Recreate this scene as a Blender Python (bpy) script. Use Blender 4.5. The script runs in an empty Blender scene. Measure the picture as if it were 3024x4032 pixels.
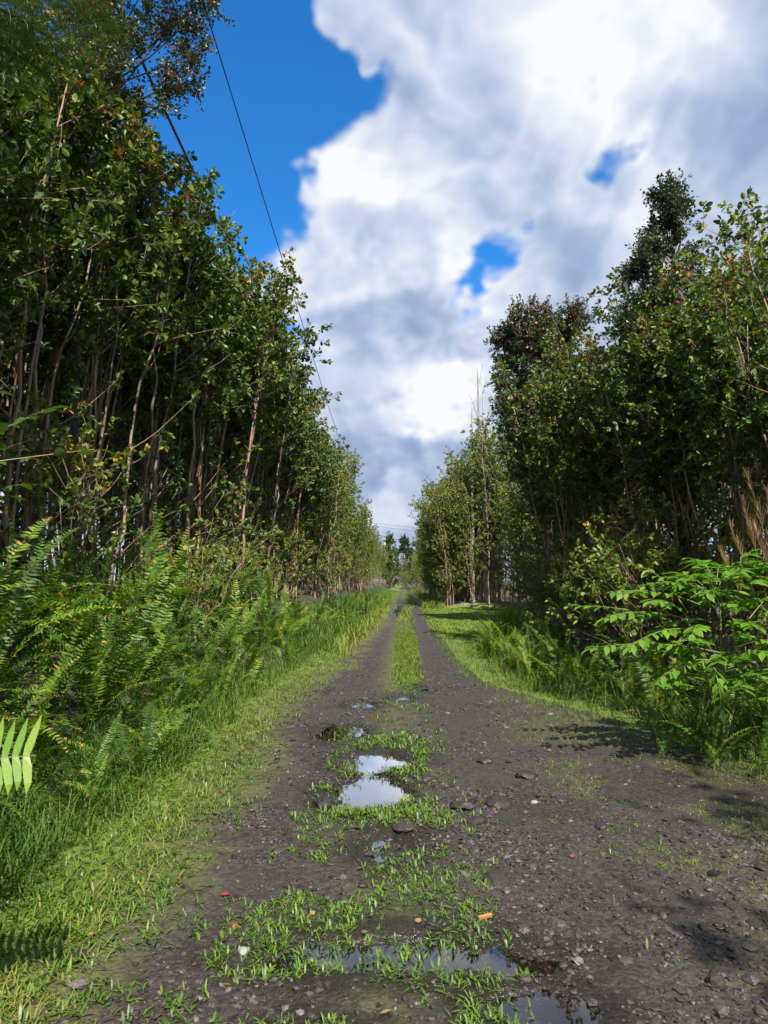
import bpy, math, random
import numpy as np
from mathutils import Vector, Matrix, Euler

random.seed(7)
RNG = np.random.default_rng(11)
SC = bpy.context.scene
COL = SC.collection
R = math.radians

# ------------------------------------------------------------------ camera, sky, sun, exposure
cam_d = bpy.data.cameras.new("camera")
cam = bpy.data.objects.new("camera", cam_d)
COL.objects.link(cam)
cam.location = (0.0, 0.0, 1.7)
cam.rotation_euler = (R(90 + 5.41), 0.0, R(1.68))
cam_d.sensor_fit = 'VERTICAL'
cam_d.sensor_height = 24.0
cam_d.lens = 16.83
cam_d.clip_start = 0.05
cam_d.clip_end = 5000.0
SC.camera = cam

TO_SUN = Vector((0.20, -0.68, 0.82)).normalized()
SUN_EL = math.asin(TO_SUN.z)
SUN_ROT = math.atan2(TO_SUN.x, TO_SUN.y)


def azel(az, el):
    a, e = R(az), R(el)
    return (math.sin(a) * math.cos(e), math.cos(a) * math.cos(e), math.sin(e))


def _hash(ix, iy, seed):
    h = (ix.astype(np.int64) * 374761393 + iy.astype(np.int64) * 668265263 + seed * 1442695041) & 0xFFFFFFFF
    h = ((h ^ (h >> 13)) * 1274126177) & 0xFFFFFFFF
    h = h ^ (h >> 16)
    return (h & 0xFFFF) / 65535.0


def vnoise(x, y, seed=0):
    x = np.asarray(x, float)
    y = np.asarray(y, float)
    ix, iy = np.floor(x), np.floor(y)
    fx, fy = x - ix, y - iy
    fx = fx * fx * (3 - 2 * fx)
    fy = fy * fy * (3 - 2 * fy)
    a, b = _hash(ix, iy, seed), _hash(ix + 1, iy, seed)
    c, d = _hash(ix, iy + 1, seed), _hash(ix + 1, iy + 1, seed)
    return (a * (1 - fx) + b * fx) * (1 - fy) + (c * (1 - fx) + d * fx) * fy


def fbm(x, y, seed=0, oct=3):
    s, a, t = 0.0, 0.5, 0.0
    for i in range(oct):
        s = s + a * vnoise(x * 2 ** i, y * 2 ** i, seed + i * 17)
        t += a
        a *= 0.5
    return s / t


def sstep(a, b, x):
    t = np.clip((x - a) / (b - a), 0, 1)
    return t * t * (3 - 2 * t)


class NT:
    """tiny helper round a node tree"""
    def __init__(self, tree):
        self.t = tree
        tree.nodes.clear()

    def n(self, kind, **kw):
        nd = self.t.nodes.new(kind)
        for k, v in kw.items():
            setattr(nd, k, v)
        return nd

    def put(self, sock, v):
        if isinstance(v, bpy.types.NodeSocket):
            self.t.links.new(v, sock)
        else:
            sock.default_value = v

    def math(self, op, a, b=None, c=None, clamp=False):
        nd = self.n('ShaderNodeMath', operation=op, use_clamp=clamp)
        self.put(nd.inputs[0], a)
        if b is not None:
            self.put(nd.inputs[1], b)
        if c is not None:
            self.put(nd.inputs[2], c)
        return nd.outputs[0]

    def vmath(self, op, a, b=None, scale=None):
        nd = self.n('ShaderNodeVectorMath', operation=op)
        self.put(nd.inputs[0], a)
        if b is not None:
            self.put(nd.inputs[1], b)
        if scale is not None:
            self.put(nd.inputs['Scale'], scale)
        return nd.outputs['Value'] if op in ('DOT_PRODUCT', 'LENGTH', 'DISTANCE') else nd.outputs[0]

    def rng(self, v, a, b, c=0.0, d=1.0, smooth=True):
        nd = self.n('ShaderNodeMapRange', interpolation_type='SMOOTHSTEP' if smooth else 'LINEAR')
        self.put(nd.inputs[0], v)
        for i, q in enumerate((a, b, c, d)):
            self.put(nd.inputs[i + 1], q)
        return nd.outputs[0]

    def noise(self, vec, scale, detail=4.0, rough=0.5, dist=0.0, out=0):
        nd = self.n('ShaderNodeTexNoise')
        if vec is not None:
            self.put(nd.inputs['Vector'], vec)
        nd.inputs['Scale'].default_value = scale
        nd.inputs['Detail'].default_value = detail
        nd.inputs['Roughness'].default_value = rough
        nd.inputs['Distortion'].default_value = dist
        return nd.outputs[out]

    def mixc(self, f, a, b, mode='MIX'):
        nd = self.n('ShaderNodeMix', data_type='RGBA', blend_type=mode)
        self.put(nd.inputs[0], f)
        self.put(nd.inputs[6], a if isinstance(a, bpy.types.NodeSocket) else tuple(a) + (1.0,))
        self.put(nd.inputs[7], b if isinstance(b, bpy.types.NodeSocket) else tuple(b) + (1.0,))
        return nd.outputs[2]

    def ramp(self, v, stops, interp='LINEAR'):
        nd = self.n('ShaderNodeValToRGB')
        nd.color_ramp.interpolation = interp
        els = nd.color_ramp.elements
        while len(els) > 1:
            els.remove(els[-1])
        for i, (p, c) in enumerate(stops):
            e = els[0] if i == 0 else els.new(p)
            e.position = p
            e.color = tuple(c) + (1.0,)
        self.put(nd.inputs[0], v)
        return nd.outputs[0]


world = bpy.data.worlds.new("World")
SC.world = world
world.use_nodes = True
W = NT(world.node_tree)
sky = W.n('ShaderNodeTexSky', sky_type='NISHITA')
sky.sun_disc = False
sky.sun_elevation = SUN_EL
sky.sun_rotation = SUN_ROT
sky.altitude = 300
sky.air_density = 1.0
sky.dust_density = 0.25
sky.ozone_density = 2.5
hs = W.n('ShaderNodeHueSaturation')
hs.inputs['Saturation'].default_value = 1.2
hs.inputs['Value'].default_value = 1.0
W.put(hs.inputs['Color'], sky.outputs[0])
tc = W.n('ShaderNodeTexCoord')
dirv = W.vmath('NORMALIZE', tc.outputs['Generated'])
_TAB = np.random.default_rng(77).random((256, 256)).astype(np.float32)


def tnoise(x, y, o=0):
    """value noise from a lattice of random numbers (quick: used for the sky)"""
    ix, iy = np.floor(x).astype(np.int32), np.floor(y).astype(np.int32)
    fx, fy = x - ix, y - iy
    fx = fx * fx * fx * (fx * (fx * 6 - 15) + 10)
    fy = fy * fy * fy * (fy * (fy * 6 - 15) + 10)
    ix, iy = ix + o * 37, iy + o * 91
    x0, x1, y0, y1 = ix & 255, (ix + 1) & 255, iy & 255, (iy + 1) & 255
    a, b, c, d = _TAB[y0, x0], _TAB[y0, x1], _TAB[y1, x0], _TAB[y1, x1]
    a = a + (b - a) * fx
    c = c + (d - c) * fx
    return a + (c - a) * fy


def tfbm(x, y, o, n, gain=.5, fold=False):
    s, a, t = 0, 1.0, 0
    ca, sa = np.float32(.8), np.float32(.6)
    for i in range(n):
        v = tnoise(x, y, o + i)
        if fold:
            v = np.abs(2 * v - 1)
        s = s + np.float32(a) * v
        t += a
        a *= gain
        x, y = (x * ca - y * sa) * np.float32(2.03), (x * sa + y * ca) * np.float32(2.03)
    return s / np.float32(t)


def cloud_fields(Wd):
    """cloud cover and cloud brightness for every direction of the upper sky"""
    Hh = Wd // 4
    u = (np.arange(Wd, dtype=np.float32) + .5) / Wd
    el = ((np.arange(Hh, dtype=np.float32) + .5) / Hh * np.float32(math.pi / 2))[:, None]
    ph = ((.5 - u) * np.float32(2 * math.pi))[None, :]
    dx, dy, dz = np.cos(ph) * np.cos(el), np.sin(ph) * np.cos(el), np.sin(el) * np.ones_like(ph)
    q = dz + np.float32(.62)
    px, py = dx / q, dy / q
    w1, w2 = tfbm(px * 3, py * 3, 5, 2) - .5, tfbm(px * 3, py * 3, 9, 2) - .5
    f1, f2 = tfbm(px * 13, py * 13, 15, 4, .55) - .5, tfbm(px * 13, py * 13, 25, 4, .55) - .5
    wx, wy = px + .10 * w1 + .022 * f1, py + .10 * w2 + .022 * f2
    n1 = tfbm(wx * 5, wy * 5, 51, 5, .5)
    bl = 1 - tfbm(wx * 8, wy * 8, 71, 4, .5, True)
    sx, sy = np.float32(.035), np.float32(-.045)
    n2 = tfbm((wx + sx) * 5, (wy + sy) * 5, 51, 4, .52)
    bl2 = 1 - tfbm((wx + sx * .5) * 8, (wy + sy * .5) * 8, 71, 3, .5, True)
    low = tfbm(px * 2.2, py * 2.2, 91, 2)

    def blobs(lst, k):
        ex, ey, ez = dx + k * f1, dy + k * (f2 - f1) * .5, dz + k * f2
        tot = np.zeros_like(dx)
        for az, e_, r, amp in lst:
            c = azel(az, e_)
            d = np.sqrt((ex - c[0]) ** 2 + (ey - c[1]) ** 2 + (ez - c[2]) ** 2)
            tot += np.float32(amp) * sstep(R(r) * 1.65, R(r) * .25, d)
        return tot
    cov = (n1 - .5) * 1.15 + .68 + (bl - .6) * .46 + blobs(OPEN_SKY, .11) + blobs(CLOUDY, .03)
    dens = sstep(.12, .54, cov)
    relief = np.clip((n1 - n2) * .55, -.18, .18) + np.clip((bl - bl2) * .45, -.12, .12) + (bl - .62) * .2
    relief = relief * (.35 + .65 * sstep(.12, .42, dz))
    rim = sstep(.95, .4, cov) * .08
    br = .72 + relief + (low - .5) * .30 + blobs(TONE, .16) + rim
    return dens, np.clip(br, 0, 1.2)


OPEN_SKY = [(-19, 41, 9, -1.0), (-15, 32, 6, -.9), (-14, 41, 4.5, -.8), (-7.5, 36.0, 3.4, -.8), (-3.2, 36.8, 2.2, -.6),
            (-11.5, 28, 3, -.5), (-19, 26, 7, -.6), (-30, 38, 12, -.5),
            (17.3, 30.6, 1.9, -.62), (19.2, 29.4, 2.0, -.66), (15.2, 34.8, 1.8, -.58), (14.4, 36.6, 1.2, -.25), (16.2, 33, 1.4, -.25),
            (8.6, 26.3, 1.8, -.56), (6.8, 24.4, 1.8, -.60), (4.4, 22.2, 2.2, -.68), (10.6, 26.8, 1.2, -.2), (-11, 21.5, 2.5, -.4),
            (62, 34, 9, -.6), (115, 45, 14, -.6), (-80, 30, 13, -.6), (-130, 50, 15, -.6), (170, 32, 12, -.5), (30, 66, 10, -.5)]
CLOUDY = [(-3.5, 41, 4.0, .45), (2, 31, 7, .3), (12, 37, 6, .3), (16, 24, 7, .2), (2, 14, 8, .3), (26, 33, 8, .3), (-4, 26, 5, .25), (9.5, 20.5, 2.2, .3),
          (0, 5, 8, .3)]
TONE = [(2, 32, 5, .06), (-5.6, 30, 4, .16), (12, 38.5, 6, .12), (20, 38, 5, .14), (.6, 15.0, 3.4, .2), (3.4, 14.0, 3.0, .2), (4.6, 12.2, 2.5, .1), (-1, 5.5, 3.5, .16),
        (7.8, 21.2, 3, .14), (16, 26, 4, .04), (-1, 20.5, 4.2, -.18), (4, 18.4, 3, -.14), (1, 9.4, 2.6, -.2), (-5, 9.4, 3, -.1), (6, 9.4, 3, -.1), (-4, 10, 3, -.1),
        (27, 32, 6, -.18), (11, 17, 4, -.05), (0, 26, 5, -.04), (-4, 25, 3, -.05)]


def cloud_map(Wd=2432):
    dens_, br_ = cloud_fields(Wd)
    Hh = Wd // 4
    img = np.zeros((2 * Hh, Wd, 4), np.float32)
    img[Hh:, :, 0], img[Hh:, :, 1], img[:, :, 3] = dens_, br_, 1
    img[:Hh, :, :2] = (.9, .6)
    im = bpy.data.images.new("cloud_cover", Wd, 2 * Hh, float_buffer=True)
    im.colorspace_settings.name = 'Non-Color'
    im.pixels.foreach_set(img.ravel())
    im.update()
    im.pack()
    return im


env = W.n('ShaderNodeTexEnvironment', image=cloud_map(), interpolation='Cubic')
W.put(env.inputs[0], dirv)
sepm = W.n('ShaderNodeSeparateColor')
W.put(sepm.inputs[0], env.outputs[0])
dens, bright = sepm.outputs[0], sepm.outputs[1]
ccol = W.ramp(bright, [(0.0, (.045, .065, .12)), (0.35, (.115, .155, .26)), (0.6, (.21, .265, .375)), (0.8, (.34, .38, .46)), (1.0, (.50, .505, .52))])
skyc = W.vmath('SCALE', hs.outputs[0], scale=0.105)
skyc = W.mixc(1.0, skyc, (0.30, 0.86, 1.15), 'MULTIPLY')
final = W.mixc(dens, skyc, ccol)
bg = W.n('ShaderNodeBackground')
W.put(bg.inputs[0], final)
bg.inputs[1].default_value = 1.0
wo = W.n('ShaderNodeOutputWorld')
W.put(wo.inputs[0], bg.outputs[0])

sun_d = bpy.data.lights.new("sun", 'SUN')
sun_d.energy = 5.0
sun_d.angle = R(0.55)
sun_d.color = (1.0, 0.94, 0.84)
sun = bpy.data.objects.new("sun", sun_d)
COL.objects.link(sun)
sun.rotation_euler = (-TO_SUN).to_track_quat('-Z', 'Y').to_euler()

SC.view_settings.view_transform = 'Standard'
SC.view_settings.look = 'None'
SC.view_settings.exposure = 0.95
SC.view_settings.gamma = 1.0
SC.view_settings.use_curve_mapping = False
cy = SC.cycles
cy.max_bounces = 4
cy.debug_use_spatial_splits = True
world.cycles.sampling_method = 'MANUAL'
world.cycles.sample_map_resolution = 512
cy.use_adaptive_sampling = True
cy.adaptive_threshold = 0.025
cy.diffuse_bounces = 2
cy.glossy_bounces = 3
cy.transmission_bounces = 3
cy.transparent_max_bounces = 6
cy.caustics_reflective = False
cy.caustics_refractive = False
cy.sample_clamp_indirect = 4.0

# ------------------------------------------------------------------ numpy helpers


def tri_mesh(name, V, T, mat=None, rnd=None, smooth=False, extra=None):
    me = bpy.data.meshes.new(name)
    V = np.ascontiguousarray(V, np.float32)
    T = np.ascontiguousarray(T, np.int32)
    me.vertices.add(len(V))
    me.vertices.foreach_set("co", V.ravel())
    me.loops.add(T.size)
    me.loops.foreach_set("vertex_index", T.ravel())
    me.polygons.add(len(T))
    k = T.shape[1]
    me.polygons.foreach_set("loop_start", np.arange(0, T.size, k, dtype=np.int32))
    me.polygons.foreach_set("loop_total", np.full(len(T), k, np.int32))
    me.polygons.foreach_set("use_smooth", np.full(len(T), smooth, bool))
    if rnd is not None:
        at = me.attributes.new("rnd", 'FLOAT', 'POINT')
        at.data.foreach_set("value", np.ascontiguousarray(rnd, np.float32))
    for k2, arr in (extra or {}).items():
        at = me.attributes.new(k2, 'FLOAT', 'POINT')
        at.data.foreach_set("value", np.ascontiguousarray(arr, np.float32))
    if mat:
        me.materials.append(mat)
    me.update(calc_edges=True)
    me.validate()
    return me


class Acc:
    def __init__(self):
        self.V, self.T, self.r, self.n = [], [], [], 0

    def add(self, V, T, r=0.5):
        self.V.append(V)
        self.T.append(np.asarray(T) + self.n)
        self.r.append(np.full(len(V), r) if np.isscalar(r) else r)
        self.n += len(V)

    def mesh(self, name, mat, smooth=False):
        return tri_mesh(name, np.vstack(self.V), np.vstack(self.T), mat, np.concatenate(self.r), smooth)


def tube(path, rad, sides=5, cap=True):
    path = np.asarray(path, float)
    n = len(path)
    rad = np.asarray(rad, float) * np.ones(n)
    tan = np.gradient(path, axis=0)
    tan /= np.linalg.norm(tan, axis=1)[:, None] + 1e-9
    ref = np.array([0.31, 0.95, 0.05]) if abs(tan[0][1]) < 0.9 else np.array([1.0, 0, 0])
    u = np.cross(tan, ref)
    u /= np.linalg.norm(u, axis=1)[:, None] + 1e-9
    w = np.cross(tan, u)
    a = np.arange(sides) * 2 * math.pi / sides
    V = path[:, None, :] + rad[:, None, None] * (u[:, None, :] * np.cos(a)[None, :, None] + w[:, None, :] * np.sin(a)[None, :, None])
    V = V.reshape(-1, 3)
    T = []
    i = np.arange(n - 1)[:, None] * sides
    j = np.arange(sides)[None, :]
    k = (j + 1) % sides
    T = np.concatenate([np.stack([i + j, i + k, i + sides + k], -1).reshape(-1, 3), np.stack([i + j, i + sides + k, i + sides + j], -1).reshape(-1, 3)])
    if cap:
        V = np.vstack([V, path[-1]])
        e = (n - 1) * sides
        T = np.vstack([T, [[e + q, e + (q + 1) % sides, len(V) - 1] for q in range(sides)]])
    return V, T


def norm(v):
    return v / (np.linalg.norm(v, axis=-1, keepdims=True) + 1e-9)


def place(tV, tT, P, X, Y, Z, S, rnd):
    """N copies of a template: frames X,Y,Z (N,3), scale S (N,) or (N,3)"""
    S = np.asarray(S, float)
    if S.ndim == 1:
        S = np.repeat(S[:, None], 3, 1)
    N = len(P)
    V = P[:, None, :] + (tV[None, :, 0:1] * S[:, None, 0:1]) * X[:, None, :] + (tV[None, :, 1:2] * S[:, None, 1:2]) * Y[:, None, :] + (tV[None, :, 2:3] * S[:, None, 2:3]) * Z[:, None, :]
    T = tT[None, :, :] + (np.arange(N) * len(tV))[:, None, None]
    return V.reshape(-1, 3), T.reshape(-1, tT.shape[1]), np.repeat(rnd, len(tV))


LEAF_V = np.array([[0, 0, 0], [.38, .23, .05], [.78, .20, .02], [1, 0, -.1], [.78, -.20, .02], [.38, -.23, .05]], float)
LEAF_T = np.array([[0, 3, 2], [0, 2, 1], [0, 4, 3], [0, 5, 4]])
LEAF2_V = np.array([[0, 0, 0], [.55, .30, .04], [1, 0, -.05], [.55, -.30, .04]], float)
LEAF2_T = np.array([[0, 2, 1], [0, 3, 2]])


def leaves(rng, P, D, size, r, two=False, upness=0.8, ratio=1.0):
    """leaf blades at P pointing along D"""
    P, D = np.asarray(P), norm(np.asarray(D))
    up = norm(np.array([0, 0, 1.0]) * upness + rng.normal(0, .5, P.shape))
    Y = norm(np.cross(up, D))
    Z = np.cross(D, Y)
    S = np.stack([size, size * ratio, size], 1)
    tV, tT = (LEAF2_V, LEAF2_T) if two else (LEAF_V, LEAF_T)
    return place(tV, tT, P, D, Y, Z, S, r)


def blades(rng, P, L, w, lean, bend, yaw, r, prof=(0.75, 1.0, 0.7)):
    """bent grass blades: 7 verts, 5 tris each"""
    N = len(P)
    t = np.array([0, .4, .75, 1.0])
    h = np.stack([np.cos(yaw), np.sin(yaw), np.zeros(N)], 1)
    s = np.stack([-np.sin(yaw), np.cos(yaw), np.zeros(N)], 1)
    pts = [P]
    for k in range(1, 4):
        th = lean + bend * (t[k] + t[k - 1]) / 2
        step = (L * (t[k] - t[k - 1]))[:, None]
        pts.append(pts[-1] + step * (h * np.sin(th)[:, None] + np.array([0, 0, 1.0]) * np.cos(th)[:, None]))
    V = np.zeros((N, 7, 3))
    for k in range(3):
        V[:, 2 * k] = pts[k] - s * (w * prof[k] / 2)[:, None]
        V[:, 2 * k + 1] = pts[k] + s * (w * prof[k] / 2)[:, None]
    V[:, 6] = pts[3]
    T = np.array([[0, 1, 3], [0, 3, 2], [2, 3, 5], [2, 5, 4], [4, 5, 6]])
    T = T[None] + (np.arange(N) * 7)[:, None, None]
    return V.reshape(-1, 3), T.reshape(-1, 3), np.repeat(r, 7)


# ------------------------------------------------------------------ objects


def tag(o, label=None, cat=None, group=None, kind=None):
    if label:
        o['label'] = label
    if cat:
        o['category'] = cat
    if group:
        o['group'] = group
    if kind:
        o['kind'] = kind
    return o


def obj(name, me, parent=None, loc=None, rot=None, scale=None):
    o = bpy.data.objects.new(name, me)
    COL.objects.link(o)
    if parent:
        o.parent = parent
    if loc is not None:
        o.location = loc
    if rot is not None:
        o.rotation_euler = rot
    if scale is not None:
        o.scale = (scale,) * 3 if np.isscalar(scale) else scale
    return o


# ------------------------------------------------------------------ materials


def new_mat(name):
    m = bpy.data.materials.new(name)
    m.use_nodes = True
    return m, NT(m.node_tree)


def attr(N, name):
    a = N.n('ShaderNodeAttribute')
    a.attribute_name = name
    return a.outputs['Fac']


def leaf_mat(name, stops, rough=0.4, trans=0.25, spec=0.5, tint=(1.25, 1.35, .5), objvar=0.15):
    m, N = new_mat(name)
    rn = attr(N, "rnd")
    oi = N.n('ShaderNodeObjectInfo')
    v = N.math('ADD', rn, N.math('MULTIPLY', N.math('SUBTRACT', oi.outputs['Random'], 0.5), objvar))
    c = N.ramp(v, stops)
    tcn = N.n('ShaderNodeTexCoord')
    nz = N.noise(tcn.outputs['Object'], 40, 2)
    c = N.mixc(1.0, c, N.ramp(nz, [(0.3, (.78, .78, .78)), (0.7, (1.15, 1.15, 1.15))]), 'MULTIPLY')
    p = N.n('ShaderNodeBsdfPrincipled')
    N.put(p.inputs['Base Color'], c)
    p.inputs['Roughness'].default_value = rough
    p.inputs['Specular IOR Level'].default_value = spec
    tr = N.n('ShaderNodeBsdfTranslucent')
    N.put(tr.inputs[0], N.mixc(1.0, c, tint, 'MULTIPLY'))
    mx = N.n('ShaderNodeMixShader')
    mx.inputs[0].default_value = trans
    N.put(mx.inputs[1], p.outputs[0])
    N.put(mx.inputs[2], tr.outputs[0])
    o = N.n('ShaderNodeOutputMaterial')
    N.put(o.inputs[0], mx.outputs[0])
    return m


def bark_mat(name, stops, scale=9, stretch=(1, 1, .25), rough=0.7, bump=0.3):
    m, N = new_mat(name)
    tcn = N.n('ShaderNodeTexCoord')
    vec = N.vmath('MULTIPLY', tcn.outputs['Object'], stretch)
    nz = N.noise(vec, scale, 5, 0.6, 0.6)
    oi = N.n('ShaderNodeObjectInfo')
    v = N.math('ADD', nz, N.math('MULTIPLY', N.math('SUBTRACT', oi.outputs['Random'], .5), .25))
    c = N.ramp(v, stops)
    p = N.n('ShaderNodeBsdfPrincipled')
    N.put(p.inputs['Base Color'], c)
    p.inputs['Roughness'].default_value = rough
    p.inputs['Specular IOR Level'].default_value = 0.35
    b = N.n('ShaderNodeBump')
    b.inputs['Strength'].default_value = bump
    b.inputs['Distance'].default_value = 0.02
    N.put(b.inputs['Height'], nz)
    N.put(p.inputs['Normal'], b.outputs[0])
    o = N.n('ShaderNodeOutputMaterial')
    N.put(o.inputs[0], p.outputs[0])
    return m


M = {}
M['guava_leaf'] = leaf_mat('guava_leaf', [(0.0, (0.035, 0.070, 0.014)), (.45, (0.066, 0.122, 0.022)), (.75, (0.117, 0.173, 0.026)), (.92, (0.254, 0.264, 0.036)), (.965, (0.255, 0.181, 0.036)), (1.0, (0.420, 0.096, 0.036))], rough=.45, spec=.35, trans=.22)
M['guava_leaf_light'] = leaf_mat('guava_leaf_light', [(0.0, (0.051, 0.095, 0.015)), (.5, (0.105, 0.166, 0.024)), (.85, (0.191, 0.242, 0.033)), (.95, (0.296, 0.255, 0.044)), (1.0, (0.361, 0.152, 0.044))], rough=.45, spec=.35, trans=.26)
M['big_leaf'] = leaf_mat('big_leaf', [(0.0, (0.036, 0.080, 0.020)), (1.0, (0.090, 0.170, 0.035))], rough=.3, trans=.25)
M['ohia_leaf'] = leaf_mat('ohia_leaf', [(0.0, (0.035, 0.058, 0.030)), (.6, (0.073, 0.104, 0.049)), (.9, (0.138, 0.170, 0.073)), (.97, (0.195, 0.114, 0.081)), (1.0, (0.488, 0.081, 0.065))], rough=.42, trans=.1)
M['far_leaf'] = leaf_mat('far_leaf', [(0.0, (.02, .05, .022)), (1.0, (.055, .10, .04))], rough=.5, trans=.15)
M['fern'] = leaf_mat('fern', [(0.0, (0.033, 0.078, 0.010)), (.45, (0.074, 0.157, 0.015)), (.8, (0.140, 0.238, 0.019)), (.95, (0.247, 0.313, 0.025)), (1.0, (0.429, 0.225, 0.043))], rough=.5, spec=.35, trans=.28, objvar=.75)
M['fern_big'] = leaf_mat('fern_big', [(0.0, (.10, .22, .02)), (1.0, (.20, .30, .03))], rough=.45, trans=.35, objvar=.8)
M['lime_leaf'] = leaf_mat('lime_leaf', [(0.0, (.085, .20, .018)), (.6, (.14, .29, .025)), (1.0, (.22, .35, .035))], rough=.42, trans=.42, objvar=.6)
M['grass'] = leaf_mat('grass', [(0.0, (0.034, 0.088, 0.012)), (.4, (0.076, 0.150, 0.016)), (.7, (0.143, 0.202, 0.022)), (.9, (0.227, 0.238, 0.040)), (1.0, (0.277, 0.220, 0.100))], rough=.6, spec=.3, trans=.32)
M['weed'] = leaf_mat('weed', [(0.0, (0.047, 0.110, 0.014)), (.55, (0.098, 0.184, 0.020)), (.9, (0.162, 0.230, 0.030)), (1.0, (0.187, 0.147, 0.060))], rough=.45, trans=.3)
M['needle'] = leaf_mat('needle', [(0.0, (.05, .10, .04)), (1.0, (.15, .21, .09))], rough=.5, trans=.1)
M['plume'] = leaf_mat('plume', [(0.0, (.30, .16, .10)), (1.0, (.45, .29, .18))], rough=.8, trans=.3)
M['dry'] = leaf_mat('dry', [(0.0, (.11, .065, .035)), (1.0, (.24, .15, .08))], rough=.8, trans=.15)
M['guava_bark'] = bark_mat('guava_bark', [(.22, (.05, .034, .026)), (.40, (.15, .10, .07)), (.52, (.29, .23, .18)), (.62, (.28, .125, .05)), (.8, (.38, .32, .26))], scale=5, rough=.6)
M['dark_bark'] = bark_mat('dark_bark', [(.3, (.018, .015, .013)), (.7, (.06, .05, .042))], scale=14)
M['pale_bark'] = bark_mat('pale_bark', [(.3, (.2, .17, .14)), (.7, (.45, .40, .35))], scale=12)
M['pole_wood'] = bark_mat('pole_wood', [(.3, (.42, .40, .37)), (.7, (.6, .58, .55))], scale=12)
M['green_stem'] = bark_mat('green_stem', [(.3, (.10, .14, .03)), (.7, (.2, .22, .07))], scale=12)


def flat_mat(name, col, rough=.6):
    m, N = new_mat(name)
    p = N.n('ShaderNodeBsdfPrincipled')
    tcn = N.n('ShaderNodeTexCoord')
    c = N.mixc(N.noise(tcn.outputs['Object'], 30, 4), [q * .7 for q in col], [min(1, q * 1.25) for q in col])
    N.put(p.inputs['Base Color'], c)
    p.inputs['Roughness'].default_value = rough
    o = N.n('ShaderNodeOutputMaterial')
    N.put(o.inputs[0], p.outputs[0])
    return m


M['cable'] = flat_mat('cable', (.012, .012, .014), .5)
M['dark_leaf'] = flat_mat('dark_leaf', (.16, .045, .03))
M['red_leaf'] = flat_mat('red_leaf', (.24, .022, .02), .5)
M['tan_leaf'] = flat_mat('tan_leaf', (.26, .14, .055), .7)
M['chip'] = flat_mat('chip', (.34, .13, .045), .7)
M['pale_stone'] = flat_mat('pale_stone', (.24, .235, .22), .7)


def stone_mat():
    m, N = new_mat('lava_stone')
    rn = attr(N, "rnd")
    c = N.ramp(rn, [(0, (.016, .0125, .011)), (.6, (.036, .028, .024)), (.9, (.072, .059, .051)), (.985, (.135, .12, .108)), (1, (.13, .07, .05))])
    tcn = N.n('ShaderNodeTexCoord')
    nz = N.noise(tcn.outputs['Object'], 70, 4, .65)
    c = N.mixc(1.0, c, N.ramp(nz, [(.3, (.65, .65, .65)), (.7, (1.25, 1.25, 1.25))]), 'MULTIPLY')
    p = N.n('ShaderNodeBsdfPrincipled')
    N.put(p.inputs['Base Color'], c)
    N.put(p.inputs['Roughness'], N.rng(nz, .35, .65, .38, .75))
    b = N.n('ShaderNodeBump')
    b.inputs['Strength'].default_value = .6
    b.inputs['Distance'].default_value = .006
    N.put(b.inputs['Height'], nz)
    N.put(p.inputs['Normal'], b.outputs[0])
    o = N.n('ShaderNodeOutputMaterial')
    N.put(o.inputs[0], p.outputs[0])
    return m


M['stone'] = stone_mat()


def road_mat():
    m, N = new_mat('cinder_road')
    tcn = N.n('ShaderNodeTexCoord')
    pos = tcn.outputs['Object']
    big = N.noise(pos, 1.3, 5, .6)
    fine = N.noise(pos, 34, 6, .7)
    vor = N.n('ShaderNodeTexVoronoi')
    N.put(vor.inputs['Vector'], pos)
    vor.inputs['Scale'].default_value = 42
    cell = vor.outputs['Color']
    sepc = N.n('ShaderNodeSeparateColor')
    N.put(sepc.inputs[0], cell)
    c = N.ramp(fine, [(.28, (.012, .0085, .007)), (.5, (.027, .020, .0165)), (.72, (.056, .043, .036))])
    c = N.mixc(N.math('MULTIPLY', N.math('GREATER_THAN', sepc.outputs[0], .72), .4), c, (.085, .072, .065))
    c = N.mixc(N.rng(big, .42, .66, 0, .55), c, (.040, .029, .022))
    silt = N.noise(pos, 2.7, 4, .6, .4)
    c = N.mixc(N.rng(silt, .52, .68, 0, .5), c, (.048, .037, .030))
    moss = attr(N, "moss")
    mz = N.noise(pos, 9, 5, .65)
    mf = N.math('MULTIPLY', N.rng(N.math('ADD', mz, N.math('MULTIPLY', moss, .6)), .62, .86), N.math('MULTIPLY', moss, 1.0), clamp=True)
    c = N.mixc(mf, c, N.ramp(fine, [(.3, (.045, .055, .014)), (.7, (.11, .12, .03))]))
    wet = attr(N, "wet")
    c = N.mixc(N.math('MULTIPLY', wet, .78), c, (.016, .012, .0095))
    p = N.n('ShaderNodeBsdfPrincipled')
    N.put(p.inputs['Base Color'], c)
    rg = N.math('SUBTRACT', N.rng(fine, .3, .7, .5, .85), N.math('MULTIPLY', wet, .45))
    N.put(p.inputs['Roughness'], rg)
    b = N.n('ShaderNodeBump')
    b.inputs['Strength'].default_value = .8
    b.inputs['Distance'].default_value = .012
    hgt = N.math('ADD', fine, N.math('MULTIPLY', N.math('SUBTRACT', .5, vor.outputs['Distance']), .8))
    N.put(b.inputs['Height'], hgt)
    N.put(p.inputs['Normal'], b.outputs[0])
    o = N.n('ShaderNodeOutputMaterial')
    N.put(o.inputs[0], p.outputs[0])
    return m


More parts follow.
